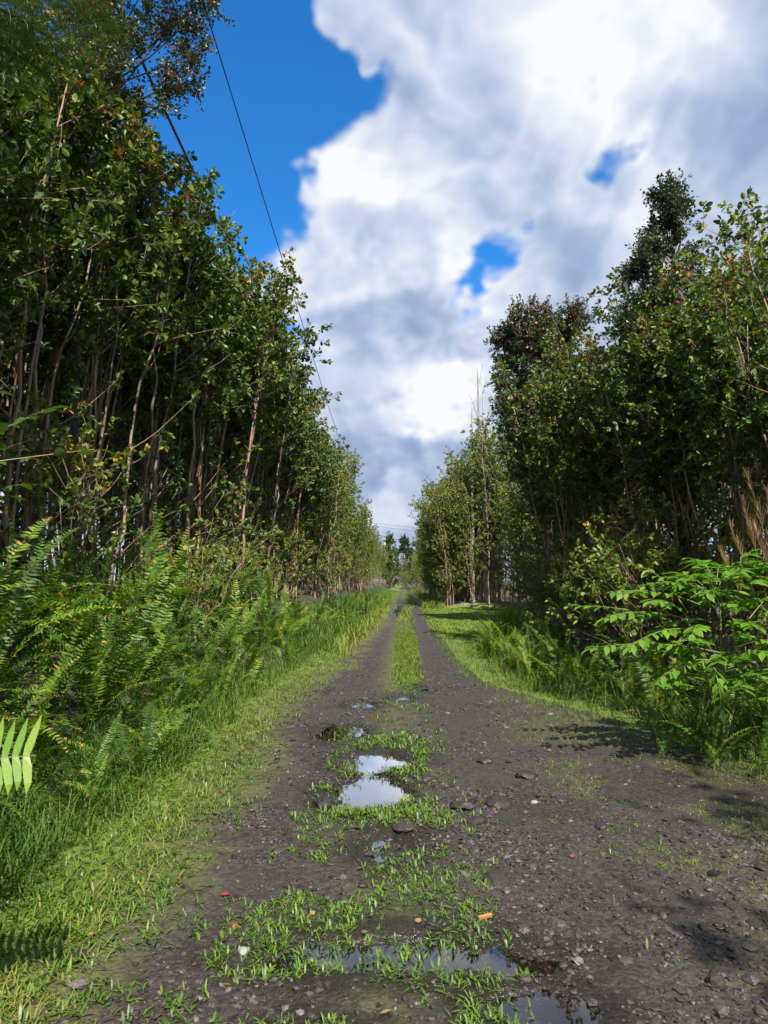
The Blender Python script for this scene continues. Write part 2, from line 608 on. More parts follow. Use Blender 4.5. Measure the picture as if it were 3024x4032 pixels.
def soil_mat():
    m, N = new_mat('forest_soil')
    tcn = N.n('ShaderNodeTexCoord')
    pos = tcn.outputs['Object']
    fine = N.noise(pos, 22, 6, .7)
    big = N.noise(pos, 1.1, 4)
    c = N.ramp(fine, [(.3, (.022, .018, .012)), (.55, (.05, .042, .026)), (.75, (.10, .08, .05))])
    c = N.mixc(N.rng(big, .4, .65, 0, .7), c, (.045, .07, .016))
    lawn = attr(N, "moss")
    c = N.mixc(N.math('MULTIPLY', lawn, .9), c, N.ramp(fine, [(.3, (.07, .12, .016)), (.7, (.15, .20, .03))]))
    p = N.n('ShaderNodeBsdfPrincipled')
    N.put(p.inputs['Base Color'], c)
    p.inputs['Roughness'].default_value = .9
    b = N.n('ShaderNodeBump')
    b.inputs['Strength'].default_value = .8
    b.inputs['Distance'].default_value = .03
    N.put(b.inputs['Height'], fine)
    N.put(p.inputs['Normal'], b.outputs[0])
    o = N.n('ShaderNodeOutputMaterial')
    N.put(o.inputs[0], p.outputs[0])
    return m


def water_mat():
    m, N = new_mat('puddle_water')
    tcn = N.n('ShaderNodeTexCoord')
    nz = N.noise(tcn.outputs['Object'], 9, 2)
    b = N.n('ShaderNodeBump')
    b.inputs['Strength'].default_value = .02
    b.inputs['Distance'].default_value = .01
    N.put(b.inputs['Height'], nz)
    gl = N.n('ShaderNodeBsdfGlossy')
    gl.inputs['Roughness'].default_value = .015
    gl.inputs['Color'].default_value = (.95, .97, 1, 1)
    N.put(gl.inputs['Normal'], b.outputs[0])
    tp = N.n('ShaderNodeBsdfTransparent')
    tp.inputs[0].default_value = (.62, .52, .42, 1)
    fr = N.n('ShaderNodeFresnel')
    fr.inputs['IOR'].default_value = 1.33
    N.put(fr.inputs['Normal'], b.outputs[0])
    mx = N.n('ShaderNodeMixShader')
    N.put(mx.inputs[0], N.rng(fr.outputs[0], .05, .24, .10, .9, smooth=False))
    N.put(mx.inputs[1], tp.outputs[0])
    N.put(mx.inputs[2], gl.outputs[0])
    o = N.n('ShaderNodeOutputMaterial')
    N.put(o.inputs[0], mx.outputs[0])
    return m


M['road'] = road_mat()
M['soil'] = soil_mat()
M['water'] = water_mat()

# ------------------------------------------------------------------ terrain
# puddles: centre x, y, half width, half length, depth, water level
WATER = -0.024
PUDDLES = [(-.27, 7.02, .37, .44, .08), (-.30, 6.04, .31, .50, .08), (.02, 3.46, .62, .19, .045), (.52, 3.08, .28, .13, .034), (-.08, 4.80, .17, .30, .028),
           (-.02, 10.6, .17, .30, .05), (.25, 11.5, .14, .26, .05), (-.58, 10.05, .18, .24, .05), (-.74, 8.25, .26, .36, .05), (-.35, 2.75, .22, .12, .038),
           (-.34, 39.5, .34, 5.0, .06), (-.32, 48, .22, 3.0, .06), (.42, 46.5, .24, 2.4, .06)]


def road_left(y):
    return np.interp(y, [0, 2.9, 4.6, 7, 10.9, 14.4, 27, 56, 200], [-1.36, -1.38, -1.38, -1.5, -1.62, -1.3, -.9, -.85, -.85])


def road_right(y):
    return np.interp(y, [0, 4, 6.3, 9.5, 11.3, 12.5, 16, 22, 40, 200], [3.3, 3.2, 3.0, 2.1, 1.35, 1.0, .82, .8, .75, .8])


def bush_right(y):
    return np.interp(y, [0, 5, 7, 8.4, 10.2, 11.4, 16, 21.5, 23, 24.5, 43, 44.5, 200], [5.2, 4.6, 3.7, 3.2, 2.45, 2.0, 1.65, 2.4, 3.2, 6.0, 6.0, 1.5, 1.6])


def road_bend(y):
    return np.where(y > 36, .5 * np.sin((y - 36) / 17.0), 0.0)


def height(x, y):
    x = np.asarray(x, float)
    y = np.asarray(y, float)
    b = .034 * (fbm(x * 1.6, y * 1.6, 3) - .5) + .030 * (fbm(x * 5, y * 5, 9) - .5) + .018 * (fbm(x * 16, y * 16, 21, 2) - .5)
    xr = x - road_bend(y)
    b = b - .024 * np.exp(-((xr + .75) / .3) ** 2) - .020 * np.exp(-((xr - .62) / .28) ** 2) + .018 * np.exp(-(xr / .3) ** 2)
    b = np.maximum(b, -.016 + .004 * fbm(x * 9, y * 9, 5))
    for cx, cy_, rx, ry, dp in PUDDLES:
        q = np.sqrt(((x - cx) / rx) ** 2 + ((y - cy_) / ry) ** 2)
        near = q < 2.2
        if near.any():
            q = q + .9 * (fbm(x * 4.2 / max(rx, .25) * .3, y * 4.2 / max(ry, .25) * .3, 31) - .5) + .5 * (fbm(x * 9, y * 9, 77) - .5)
            b = b - dp * sstep(1.12, .62, q)
    # banks
    b = b + 1.0 * sstep(-2.1, -4.2, x) * sstep(-8, 2, y) + .1 * sstep(-1.5, -2.3, x)
    b = b + .28 * sstep(0.1, 2.2, x - bush_right(y))
    far = sstep(-6, -40, x) + sstep(8, 40, x)
    return b + far * .5 * (fbm(x * .05, y * .05, 44) - .3)


xs = [-2.6 + .026 * i for i in range(int((3.6 + 2.6) / .026) + 1)]
step = .04
while xs[-1] < 600:
    xs.append(xs[-1] + step)
    step *= 1.16
step = .04
lo = [-2.6]
while lo[-1] > -600:
    lo.append(lo[-1] - step)
    step *= 1.16
xs = np.array(sorted(lo[1:]) + xs)
ys = list(np.linspace(-60, -2, 14)) + list(np.linspace(-1.5, 2.2, 16))
while ys[-1] < 60:
    ys.append(ys[-1] + .0082 * ys[-1])
step = .6
while ys[-1] < 900:
    ys.append(ys[-1] + step)
    step *= 1.07
ys = np.array(ys)
GX, GY = np.meshgrid(xs, ys)
GZ = height(GX, GY)
nx, ny = len(xs), len(ys)
verts = np.stack([GX, GY, GZ], -1).reshape(-1, 3)
ii, jj = np.meshgrid(np.arange(nx - 1), np.arange(ny - 1))
q0 = (jj * nx + ii)
quads = np.stack([q0, q0 + 1, q0 + nx + 1, q0 + nx], -1).reshape(-1, 4)
ctr = verts[quads].mean(1)
is_road = (ctr[:, 0] > road_left(ctr[:, 1]) - .35) & (ctr[:, 0] < road_right(ctr[:, 1]) + .3) & (ctr[:, 1] < 220) & (ctr[:, 1] > -40)


def sub_mesh(name, mask, mat, extra):
    q = quads[mask]
    used, inv = np.unique(q.ravel(), return_inverse=True)
    return tri_mesh(name, verts[used], inv.reshape(-1, 4), mat, None, True, {k: v[used] for k, v in extra.items()})


vx, vy = verts[:, 0], verts[:, 1]
edgeL = sstep(-.25, .55, road_left(vy) + .35 - vx + .5 * (fbm(vx * 2, vy * 2, 5) - .5) * 1.6)
edgeR = sstep(.75, 1.5, vx - road_bend(vy)) * sstep(.34, .56, fbm(vx * 1.5, vy * 1.5, 8))
mid = np.exp(-((vx + .1) / .45) ** 2) * (.5 + .4 * sstep(10, 13, vy))
moss = np.clip(np.maximum(np.maximum(edgeL, edgeR * .42), mid), 0, 1)
wet = np.zeros(len(verts))
for cx, cy_, rx, ry, dp in PUDDLES:
    q = np.sqrt(((vx - cx) / (rx + .12)) ** 2 + ((vy - cy_) / (ry + .15)) ** 2)
    wet = np.maximum(wet, sstep(1.5, .8, q + .6 * (fbm(vx * 5, vy * 5, 2) - .5)))
wet = np.maximum(wet, .5 * sstep(.45, .7, fbm(vx * 1.1, vy * 1.1, 61)) * sstep(9, 4, vy))
lawn = sstep(.0, .25, vx - road_right(vy)) * (vy > 22) * (vy < 44.5) * (vx < 7)
lawn = np.maximum(lawn, sstep(.0, .3, road_left(vy) - vx) * sstep(-3.0, -2.2, vx))
lawn = np.maximum(lawn, sstep(.0, .3, vx - road_right(vy)) * sstep(.4, -.1, vx - bush_right(vy)))
road = obj('road', sub_mesh('road', is_road, M['road'], dict(moss=moss, wet=wet)))
tag(road, 'dark wet lava gravel road with two wheel tracks', None, None, 'structure')
ground = obj('ground', sub_mesh('ground', ~is_road, M['soil'], dict(moss=lawn)))
tag(ground, 'dark soil and verge under the trees', None, None, 'structure')

pud_labels = ['water', ] * len(PUDDLES)
for k, (cx, cy_, rx, ry, dp) in enumerate(PUDDLES):
    a = np.linspace(0, 2 * math.pi, 40, endpoint=False)
    V = np.stack([cx + 1.7 * rx * np.cos(a), cy_ + 1.7 * ry * np.sin(a), np.full(40, WATER + .0004 * k)], 1)
    V = np.vstack([V, [[cx, cy_, WATER + .0004 * k]]])
    T = np.array([[i, (i + 1) % 40, 40] for i in range(40)])
    o = obj('puddle_water', tri_mesh('puddle_water', V, T, M['water'], None, True))
    tag(o, None, None, None, 'structure')


def ground_z(x, y):
    return float(height(np.array([x]), np.array([y]))[0])


# ------------------------------------------------------------------ gravel
ICO = None


def ico():
    t = (1 + 5 ** .5) / 2
    V = np.array([[-1, t, 0], [1, t, 0], [-1, -t, 0], [1, -t, 0], [0, -1, t], [0, 1, t], [0, -1, -t], [0, 1, -t], [t, 0, -1], [t, 0, 1], [-t, 0, -1], [-t, 0, 1]], float)
    V /= np.linalg.norm(V[0])
    T = np.array([[0, 11, 5], [0, 5, 1], [0, 1, 7], [0, 7, 10], [0, 10, 11], [1, 5, 9], [5, 11, 4], [11, 10, 2], [10, 7, 6], [7, 1, 8], [3, 9, 4], [3, 4, 2], [3, 2, 6], [3, 6, 8], [3, 8, 9], [4, 9, 5], [2, 4, 11], [6, 2, 10], [8, 6, 7], [9, 8, 1]])
    return V, T


OCT_V = np.array([[1, 0, 0], [-1, 0, 0], [0, 1, 0], [0, -1, 0], [0, 0, 1.0], [0, 0, -1]])
OCT_T = np.array([[0, 2, 4], [2, 1, 4], [1, 3, 4], [3, 0, 4], [2, 0, 5], [1, 2, 5], [3, 1, 5], [0, 3, 5]])


def rand_pts(n, x0, x1, y0, y1, persp=True):
    u = RNG.random(n)
    y = y0 * (y1 / y0) ** u if persp else y0 + (y1 - y0) * u
    return x0 + (x1 - x0) * RNG.random(n), y


def stones_mesh(name, n, x0, x1, y0, y1, smin, smax, tmpl, pexp, density):
    x, y = rand_pts(n, x0, x1, y0, y1)
    keep = RNG.random(n) < density(x, y)
    x, y = x[keep], y[keep]
    n = len(x)
    s = smin + (smax - smin) * RNG.random(n) ** pexp
    z = height(x, y) + s * .12
    P = np.stack([x, y, z], 1)
    a = RNG.random(n) * 6.283
    X = np.stack([np.cos(a), np.sin(a), RNG.normal(0, .25, n)], 1)
    X = norm(X)
    Z = norm(np.stack([RNG.normal(0, .25, n), RNG.normal(0, .25, n), np.ones(n)], 1))
    Y = norm(np.cross(Z, X))
    Z = np.cross(X, Y)
    S = np.stack([s, s * (.55 + .4 * RNG.random(n)), s * (.3 + .3 * RNG.random(n))], 1)
    acc = Acc()
    K = 4
    which = RNG.integers(0, K, n)
    r = RNG.random(n)
    for k in range(K):
        tV = tmpl[0] * (1 + RNG.normal(0, .16, (len(tmpl[0]), 1)))
        m = which == k
        acc.add(*place(tV, tmpl[1], P[m], X[m], Y[m], Z[m], S[m], r[m]))
    return acc.mesh(name, M['stone'])


def road_density(x, y):
    inside = (x > road_left(y) - .15) & (x < road_right(y) + .1)
    f = sstep(.38, .62, fbm(x * 1.7, y * 1.7, 15))
    edge = 1 - .75 * sstep(.9, 1.7, x) * sstep(4, 6, y)
    midw = 1 - .6 * np.exp(-((x + .15) / .4) ** 2)
    return inside * (.12 + .88 * f) * edge * midw


def gravel(name, *a):
    o = obj(name, stones_mesh(name, *a))
    tag(o, 'loose dark lava gravel scattered over the road', 'gravel', None, 'stuff')
    return o


gravel('gravel', 30000, -1.6, 2.4, 2.3, 6.5, .004, .024, ico(), 4.2, road_density)
gravel('gravel', 34000, -1.8, 3.0, 4.5, 24, .008, .03, (OCT_V, OCT_T), 3.0, road_density)

gravel('gravel', 900, -1.5, 2.6, 2.4, 12, .018, .055, ico(), 2.5, lambda x, y: road_density(x, y) * .9)

# ------------------------------------------------------------------ grass and weeds (stuff)


def grass_mesh(name, x, y, Lr, wr, leanr, bendr, rfun=None, mat='grass', prof=(.75, 1, .7), lift=0.0):
    n = len(x)
    P = np.stack([x, y, height(x, y) - .005 + lift], 1)
    L = Lr[0] + (Lr[1] - Lr[0]) * RNG.random(n) ** 1.3
    w = wr[0] + (wr[1] - wr[0]) * RNG.random(n)
    lean = leanr[0] + (leanr[1] - leanr[0]) * RNG.random(n)
    bend = bendr[0] + (bendr[1] - bendr[0]) * RNG.random(n)
    yaw = RNG.random(n) * 6.283
    r = rfun(x, y) if rfun else RNG.random(n)
    return blades(RNG, P, L, w, lean, bend, yaw, r, prof)


def scatter_grass(name, label, parts, mat='grass'):
    acc = Acc()
    for p in parts:
        acc.add(*p)
    o = obj(name, acc.mesh(name, M[mat]))
    tag(o, label, 'grass', None, 'stuff')
    return o


def filt(n, x0, x1, y0, y1, dens, persp=True):
    x, y = rand_pts(n, x0, x1, y0, y1, persp)
    k = RNG.random(n) < dens(x, y)
    return x[k], y[k]


# left verge
def d_left(x, y):
    e = road_left(y) + .35 * (fbm(x * 2.3, y * 2.3, 3) - .5)
    return sstep(.12, -.3, x - e) * (.35 + .65 * sstep(.3, .6, fbm(x * 3, y * 3, 71)))


def r_left(x, y):
    return np.clip(.28 + .46 * sstep(-1.0, -.1, x - road_left(y)) + .5 * (fbm(x * 1.5, y * 1.5, 91) - .5) + RNG.normal(0, .14, len(x)), 0, 1)


xa, ya = filt(52000, -2.9, -1.1, 2.5, 22, d_left)
xb, yb = filt(10000, -2.8, -2.0, 2.5, 22, d_left)
xc, yc = filt(13000, -3.4, -.6, 20, 110, d_left)
xf, yf = filt(8000, -3.0, -1.2, 16, 70, d_left)
scatter_grass('grass', 'grass on the verge left of the road', [
    grass_mesh('a', xa, ya, (.04, .13), (.004, .009), (.35, 1.25), (.2, 1.2), r_left),
    grass_mesh('b', xb, yb, (.18, .42), (.005, .010), (.05, .5), (.4, 1.7), lambda x, y: np.clip(r_left(x, y) - .12, 0, 1)),
    grass_mesh('c', xc, yc, (.12, .4), (.015, .03), (.1, .7), (.2, 1.2), r_left),
    grass_mesh('f', xf, yf, (.2, .5), (.014, .025), (.05, .5), (.3, 1.3), lambda x, y: np.clip(r_left(x, y) + .05, 0, 1))])


# right verge, lawn
def d_right(x, y):
    e = road_right(y) + .6 * (fbm(x * 2.1, y * 2.1, 13) - .5)
    return sstep(-.2, .35, x - e) * ((x - bush_right(y)) < 1.3)


def r_right(x, y):
    return np.clip(.52 + .5 * (fbm(x * 1.4, y * 1.4, 92) - .5) + RNG.normal(0, .14, len(x)), 0, 1)


xa, ya = filt(52000, .7, 5.5, 4.0, 24, d_right)
xb, yb = filt(14000, 1.2, 5.5, 4.5, 24, lambda x, y: d_right(x, y) * sstep(-.5, .1, x - bush_right(y)))
xl, yl = filt(22000, .6, 7, 22, 44.5, lambda x, y: sstep(.0, .2, x - road_right(y)))
xc, yc = filt(5000, .8, 2.4, 43, 110, lambda x, y: sstep(.0, .2, x - .75 - road_bend(y)))
xo, yo = filt(72000, .7, 3.4, 2.4, 13, lambda x, y: sstep(3.6, 5.6, y) * sstep(.7, 1.5, x) * sstep(.38, .58, fbm(x * 1.5, y * 1.5, 8)) * (x < road_right(y) + .1))
scatter_grass('grass', 'grass on the verge and lawn right of the road', [
    grass_mesh('a', xa, ya, (.04, .15), (.005, .011), (.2, 1.0), (.2, 1.2), r_right),
    grass_mesh('b', xb, yb, (.22, .5), (.006, .012), (.05, .5), (.4, 1.7), lambda x, y: np.clip(r_right(x, y) - .1, 0, 1)),
    grass_mesh('l', xl, yl, (.04, .09), (.02, .045), (.2, 1.0), (.1, .8), lambda x, y: np.clip(RNG.normal(.68, .1, len(x)), 0, 1)),
    grass_mesh('c', xc, yc, (.2, .7), (.02, .04), (.1, .6), (.2, 1.2), lambda x, y: np.clip(RNG.normal(.7, .15, len(x)), 0, 1)),
    grass_mesh('o', xo, yo, (.015, .05), (.003, .007), (.6, 1.45), (.1, .9), lambda x, y: np.clip(RNG.normal(.66, .13, len(x)), 0, 1))])


# grassy strip between the wheel tracks
def d_strip(x, y):
    xr = x - road_bend(y)
    w = np.interp(y, [11.5, 12.5, 21, 60], [.14, .23, .3, .26])
    gaps = np.where((y > 24) & (y < 29), .35, 1.0) * np.where((y > 33) & (y < 50), .55, 1.0)
    return sstep(w + .1, w - .1, np.abs(xr - .02) + .15 * (fbm(x * 4, y * 4, 55) - .5)) * gaps


xs1, ys1 = filt(20000, -.45, .5, 11.8, 30, d_strip)
xs2, ys2 = filt(7000, -.6, .9, 29, 110, d_strip)
scatter_grass('grass', 'bright grass strip between the wheel tracks', [
    grass_mesh('s', xs1, ys1, (.03, .10), (.007, .015), (.1, 1.1), (.2, 1.0), lambda x, y: np.clip(RNG.normal(.6, .13, len(x)), 0, 1)),
    grass_mesh('t', xs2, ys2, (.06, .2), (.02, .04), (.1, .9), (.2, 1.0), lambda x, y: np.clip(RNG.normal(.68, .13, len(x)), 0, 1))])


# low weeds in and beside the road: little rosettes of broad blades
def weeds(name, label, n, x0, x1, y0, y1, dens, nl, Lr, wr, persp=True):
    x, y = filt(n, x0, x1, y0, y1, dens, persp)
    k = nl[0] + RNG.integers(0, nl[1] - nl[0] + 1, len(x))
    X, Y = np.repeat(x, k), np.repeat(y, k)
    sc = np.repeat(.6 + .7 * RNG.random(len(x)), k)
    m = len(X)
    X = X + RNG.normal(0, .014, m)
    Y = Y + RNG.normal(0, .014, m)
    P = np.stack([X, Y, height(X, Y) - .004 + .012 * RNG.random(m)], 1)
    L = (Lr[0] + (Lr[1] - Lr[0]) * RNG.random(m)) * sc
    w = (wr[0] + (wr[1] - wr[0]) * RNG.random(m)) * sc
    r = np.clip(np.repeat(RNG.random(len(x)) * .6, k) + RNG.random(m) * .4, 0, 1)
    acc = Acc()
    acc.add(*blades(RNG, P, L, w, .25 + 1.1 * RNG.random(m), .1 + .9 * RNG.random(m), RNG.random(m) * 6.283, r, (.45, 1.0, .85)))
    o = obj(name, acc.mesh(name, M['weed']))
    tag(o, label, 'weeds', None, 'stuff')


def in_puddle(x, y, k=1.0):
    q = np.full(x.shape, 9.0)
    for cx, cy_, rx, ry, dp in PUDDLES[:2]:
        q = np.minimum(q, np.sqrt(((x - cx) / rx) ** 2 + ((y - cy_) / ry) ** 2))
    return sstep(.75, 1.1, q)


def d_weed(x, y):
    c = np.interp(y, [2.3, 3.5, 5, 7, 10, 12], [-.25, -.25, -.15, -.05, -.05, 0])
    w = np.interp(y, [2.3, 3.5, 5, 6, 8, 12], [.75, .7, .62, .5, .42, .3])
    patch = sstep(.44, .62, fbm(x * 2.6, y * 2.6, 101))
    wet_b = np.exp(-(((x - .25) / .5) ** 2 + ((y - 3.35) / .16) ** 2))
    return sstep(w + .15, w - .2, np.abs(x - c)) * patch * in_puddle(x, y) * (1 - .85 * wet_b)


def d_rim(x, y):
    q = np.full(x.shape, 9.0)
    for cx, cy_, rx, ry, dp in PUDDLES[:2]:
        q = np.minimum(q, np.sqrt(((x - cx) / rx) ** 2 + ((y - cy_) / ry) ** 2))
    isth = 1.6 * np.exp(-(((x + .16) / .26) ** 2 + ((y - 6.56) / .07) ** 2))
    near = np.exp(-(((x + .1) / .5) ** 2 + ((y - 5.35) / .22) ** 2))
    top = np.exp(-(((x + .15) / .4) ** 2 + ((y - 7.75) / .2) ** 2))
    return np.clip(.9 * isth + near + top + .35 * sstep(.9, 1.1, q) * sstep(1.6, 1.2, q), 0, 1)


weeds('weeds', 'broad bladed weeds down the middle of the road', 7500, -1.2, .9, 2.35, 12.5, d_weed, (4, 10), (.016, .055), (.004, .0105))
weeds('weeds', 'weeds ringing the largest puddle', 2600, -.9, .7, 4.9, 8.2, d_rim, (4, 8), (.03, .07), (.007, .013), False)
weeds('weeds', 'short weeds creeping in from the left verge', 6000, -2.2, -.5, 2.4, 16,
      lambda x, y: sstep(.42, -.15, x - road_left(y) + .6 * (fbm(x * 3, y * 3, 3) - .5)), (3, 7), (.025, .06), (.005, .011))
weeds('weeds', 'short weeds along the right edge of the gravel', 6500, .9, 4.5, 2.5, 14,
      lambda x, y: sstep(.45, .62, fbm(x * 2, y * 2, 34)) * np.maximum(sstep(-.9, .2, x - road_right(y)), .3 * sstep(.9, 1.6, x)), (3, 6), (.02, .05), (.005, .010))

# ------------------------------------------------------------------ trees


def rot_about(v, axis, ang):
    return Matrix.Rotation(ang, 3, Vector(axis)) @ Vector(v)


def curve_path(p0, d0, L, n, up=0.0, wob=0.1, rng=RNG):
    p, d = np.array(p0, float), norm(np.array(d0, float))
    out = [p.copy()]
    for i in range(n):
        d = norm(d + np.array([0, 0, up / n]) + rng.normal(0, wob, 3) / n ** .5)
        p = p + d * L / n
        out.append(p.copy())
    return np.array(out)


def grow_guava(seed, H, nst, lean, spread, leaf, nbr, low=0.25, r0=.035, twn=4, lpt=6, road_bias=.5, bare=.0, joined=False):
    """a clump of slender stems that lean to +x and carry leafy twigs"""
    rng = np.random.default_rng(seed)
    stems = []
    LP, LD, LS = [], [], []
    joinacc = Acc()
    for s in range(nst):
        acc = joinacc if joined else Acc()
        h = H * rng.uniform(.72, 1.0)
        base = np.array([rng.normal(0, .22), rng.normal(0, .3), 0])
        top = np.array([lean * h * rng.uniform(.3, 1.3) + rng.normal(0, spread * .5), rng.normal(0, spread), h])
        n = 15
        t = np.linspace(0, 1, n)
        wob = np.cumsum(rng.normal(0, .045, (n, 3)), 0) * np.array([1, 1, .2])
        wob -= wob[0]
        path = base + np.stack([top[0] * t ** 1.7, top[1] * t ** 1.2, h * t - .15 * (t == 0)], 1) + wob
        rr = r0 * rng.uniform(.6, 1.25)
        rad = rr * (1 - .82 * t) + .003
        acc.add(*tube(path, rad, 6))
        for b in range(nbr):
            tb = low + (1 - low) * rng.random() ** .75
            if b < (3 if low < .4 else 2):
                tb = .1 + .3 * rng.random()
            i = min(int(tb * (n - 1)), n - 2)
            p0 = path[i] + (path[i + 1] - path[i]) * (tb * (n - 1) - i)
            az = rng.normal(0, 1.1) if rng.random() < road_bias else rng.uniform(0, 6.283)
            el = rng.uniform(.35, 1.1)
            d0 = np.array([math.cos(az) * math.cos(el), math.sin(az) * math.cos(el), math.sin(el)])
            L = (.45 + 1.25 * (1 - tb) + .5 * rng.random()) * (1.0 if tb > .35 else .7)
            bp = curve_path(p0, d0, L, 5, up=rng.uniform(-.1, .5), wob=.25, rng=rng)
            acc.add(*tube(bp, np.linspace(max(.004, rad[i] * .4), .003, 6), 4))
            if rng.random() < bare:
                continue
            nt = twn if tb > .35 else max(2, twn - 2)
            for k in range(nt):
                u = rng.uniform(.3, 1.0) if k else 1.0
                j = min(int(u * 5), 4)
                q0 = bp[j] + (bp[j + 1] - bp[j]) * (u * 5 - j)
                d1 = norm(bp[j + 1] - bp[j] + rng.normal(0, .55, 3))
                tp = curve_path(q0, d1, rng.uniform(.18, .42), 3, up=.25, wob=.25, rng=rng)
                if k % 2 == 0:
                    acc.add(*tube(tp, [.0035, .003, .0022, .0015], 3, False))
                v = np.repeat(.25 + .75 * ((np.arange(lpt) + rng.random(lpt) * .5) / lpt) ** .6, 2)
                jv = np.minimum((v * 3).astype(int), 2)
                sv = tp[jv + 1] - tp[jv]
                td = norm(sv)
                side = np.repeat(norm(np.cross(td[::2], rng.normal(0, 1, (lpt, 3)))), 2, 0) * np.tile([-1.0, 1.0], lpt)[:, None]
                LP.append(tp[jv] + sv * np.minimum(1, v * 3 - jv)[:, None])
                LD.append(td * (.35 + .5 * v)[:, None] + side + np.array([0, 0, -.08]))
                LS.append(leaf * rng.uniform(.5, 1.25, 2 * lpt))
        if not joined:
            stems.append(acc.mesh('trunk', M['guava_bark'], True))
    LP, LD, LS = np.concatenate(LP), np.concatenate(LD), np.concatenate(LS)
    r = rng.random(len(LP)) * .9
    topf = sstep(.75, 1.0, LP[:, 2] / H)
    r = np.clip(r + topf * rng.random(len(LP)) * .25, 0, 1)
    cr = Acc()
    cr.add(*leaves(rng, LP, LD, LS, r, ratio=1.25))
    if joined:
        stems = [joinacc.mesh('trunk', M['guava_bark'], True)]
    return stems, cr


class Kind:
    def __init__(self, stems, crown):
        self.stems, self.crown = stems, crown


G = []
for s_, (H_, n_, ln_) in enumerate([(9.2, 5, .11), (8.6, 4, .13), (9.8, 5, .09), (8.0, 5, .15), (9.0, 4, .10), (8.8, 5, .12)]):
    st, cr = grow_guava(100 + s_, H_, n_, ln_, .5, .124, 20, low=.48 + .05 * (s_ % 3), r0=.035, twn=5, lpt=5)
    G.append(Kind(st, cr.mesh('crown', M['guava_leaf'])))
GD = []          # the same, stems in one mesh, for the deep ranks
for s_, (H_, n_, ln_) in enumerate([(9.2, 4, .06), (8.6, 4, .05), (9.6, 4, .04)]):
    st, cr = grow_guava(150 + s_, H_, n_, ln_, .6, .12, 20, low=.38, twn=5, lpt=5, joined=True)
    GD.append(Kind(st, cr.mesh('crown', M['guava_leaf'])))
GF = []          # fuller, lower crowns for the right-hand side and the distance
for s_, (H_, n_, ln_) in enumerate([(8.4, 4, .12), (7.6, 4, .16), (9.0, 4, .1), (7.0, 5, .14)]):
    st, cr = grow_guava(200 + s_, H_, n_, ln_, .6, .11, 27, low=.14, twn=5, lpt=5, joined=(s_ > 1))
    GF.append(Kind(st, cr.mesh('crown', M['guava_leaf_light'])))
GS = []          # shrubs
for s_, (H_, n_) in enumerate([(2.2, 5), (1.7, 5), (2.8, 5)]):
    st, cr = grow_guava(300 + s_, H_, n_, .12, .5, .085, 10, low=.1, r0=.011, twn=5, lpt=5, joined=True)
    GS.append(Kind(st, cr.mesh('crown', M['guava_leaf_light'])))

TREES = []


def plant(kind, name, x, y, yaw, sc, label, cat, group, part='trunk', tilt=(0, 0), z=None):
    root = obj(name, None, None, (x, y, (ground_z(x, y) if z is None else z) - .03), (tilt[0], tilt[1], yaw), sc)
    root.empty_display_size = .2
    for s in kind.stems:
        obj(part, s, root)
    obj('crown', kind.crown, root)
    tag(root, label, cat, group)
    TREES.append(root)
    return root


rng = random.Random(5)
ORD = 'first second third fourth fifth sixth seventh eighth ninth tenth eleventh twelfth thirteenth fourteenth fifteenth sixteenth seventeenth eighteenth nineteenth twentieth'.split()


def nth(i):
    return ORD[i] if i < len(ORD) else 'farther'


# --- left wall
LEFT_ROWS = [(-4.05, .95, 0), (-4.75, 1.0, 1), (-5.6, 1.05, 2), (-6.8, 1.4, 3), (-8.6, 1.9, 4)]
for xr_, sp_, row in LEFT_ROWS:
    y = 3.6 + rng.random() * .5 if row < 3 else 5.5
    end = 31 if row < 4 else 26
    while y < end:
        x = xr_ + rng.uniform(-.3, .3) - float(np.interp(y, [8, 17], [.6, .25]))
        k = G[rng.randrange(len(G))] if row < 2 else GD[rng.randrange(3)]
        yaw = rng.gauss(0, .55)
        if row == 0:
            n_front = globals().get('n_front', -1) + 1
            lab = 'slender multi-stemmed guava tree in the front row behind the left ferns' if y < 16 else 'guava tree in the front row of the left wall beyond the fern bank'
            grp = 'front row guava trees left near' if y < 16 else 'front row guava trees left farther'
            lab = nth(n_front) + ' guava tree from the left edge in the front row behind the left bank'
            if n_front >= 20:
                lab = 'guava tree in the front row of the left wall beyond the fern bank'
        elif row < 3:
            zn = 'near the left edge of the picture' if y < 10 else ('midway along the near left wall' if y < 20 else 'far along the left wall')
            lab = 'guava tree in the ranks behind the front row, ' + zn
            grp = 'second rank guava trees left, ' + zn
        else:
            lab = 'guava tree deep in the dark left thicket'
            grp = 'deep guava trees left'
        plant(k, 'guava_tree', x, y, yaw, rng.uniform(.92, 1.06) * float(np.interp(y, [4, 8, 12, 17, 30], [.70, .78, .86, .90, .82])), lab, 'tree', grp)
        y += sp_ * rng.uniform(.75, 1.3)
y = 31.5
while y < 62:
    for xr_ in (-3.75, -5.2, -7.5):
        plant(GF[rng.randrange(4)], 'guava_tree', xr_ + rng.uniform(-.4, .4), y + rng.uniform(-.8, .8), rng.gauss(0, .6), rng.uniform(.85, 1.1) * (.88 if y < 45 else .8),
              'leafy guava tree beside the far bend on the left of the road', 'tree', 'far left guava trees')
    y += 2.5
y = 63
while y < 150:
    for xr_ in (-3.9, -6.5):
        plant(GF[rng.randrange(4)], 'guava_tree', xr_ + rng.uniform(-.5, .5), y + rng.uniform(-1, 1), rng.gauss(0, .6), rng.uniform(.65, .85),
              'small distant guava tree left of the road near the vanishing point', 'tree', 'distant left guava trees')
    y += 5.5
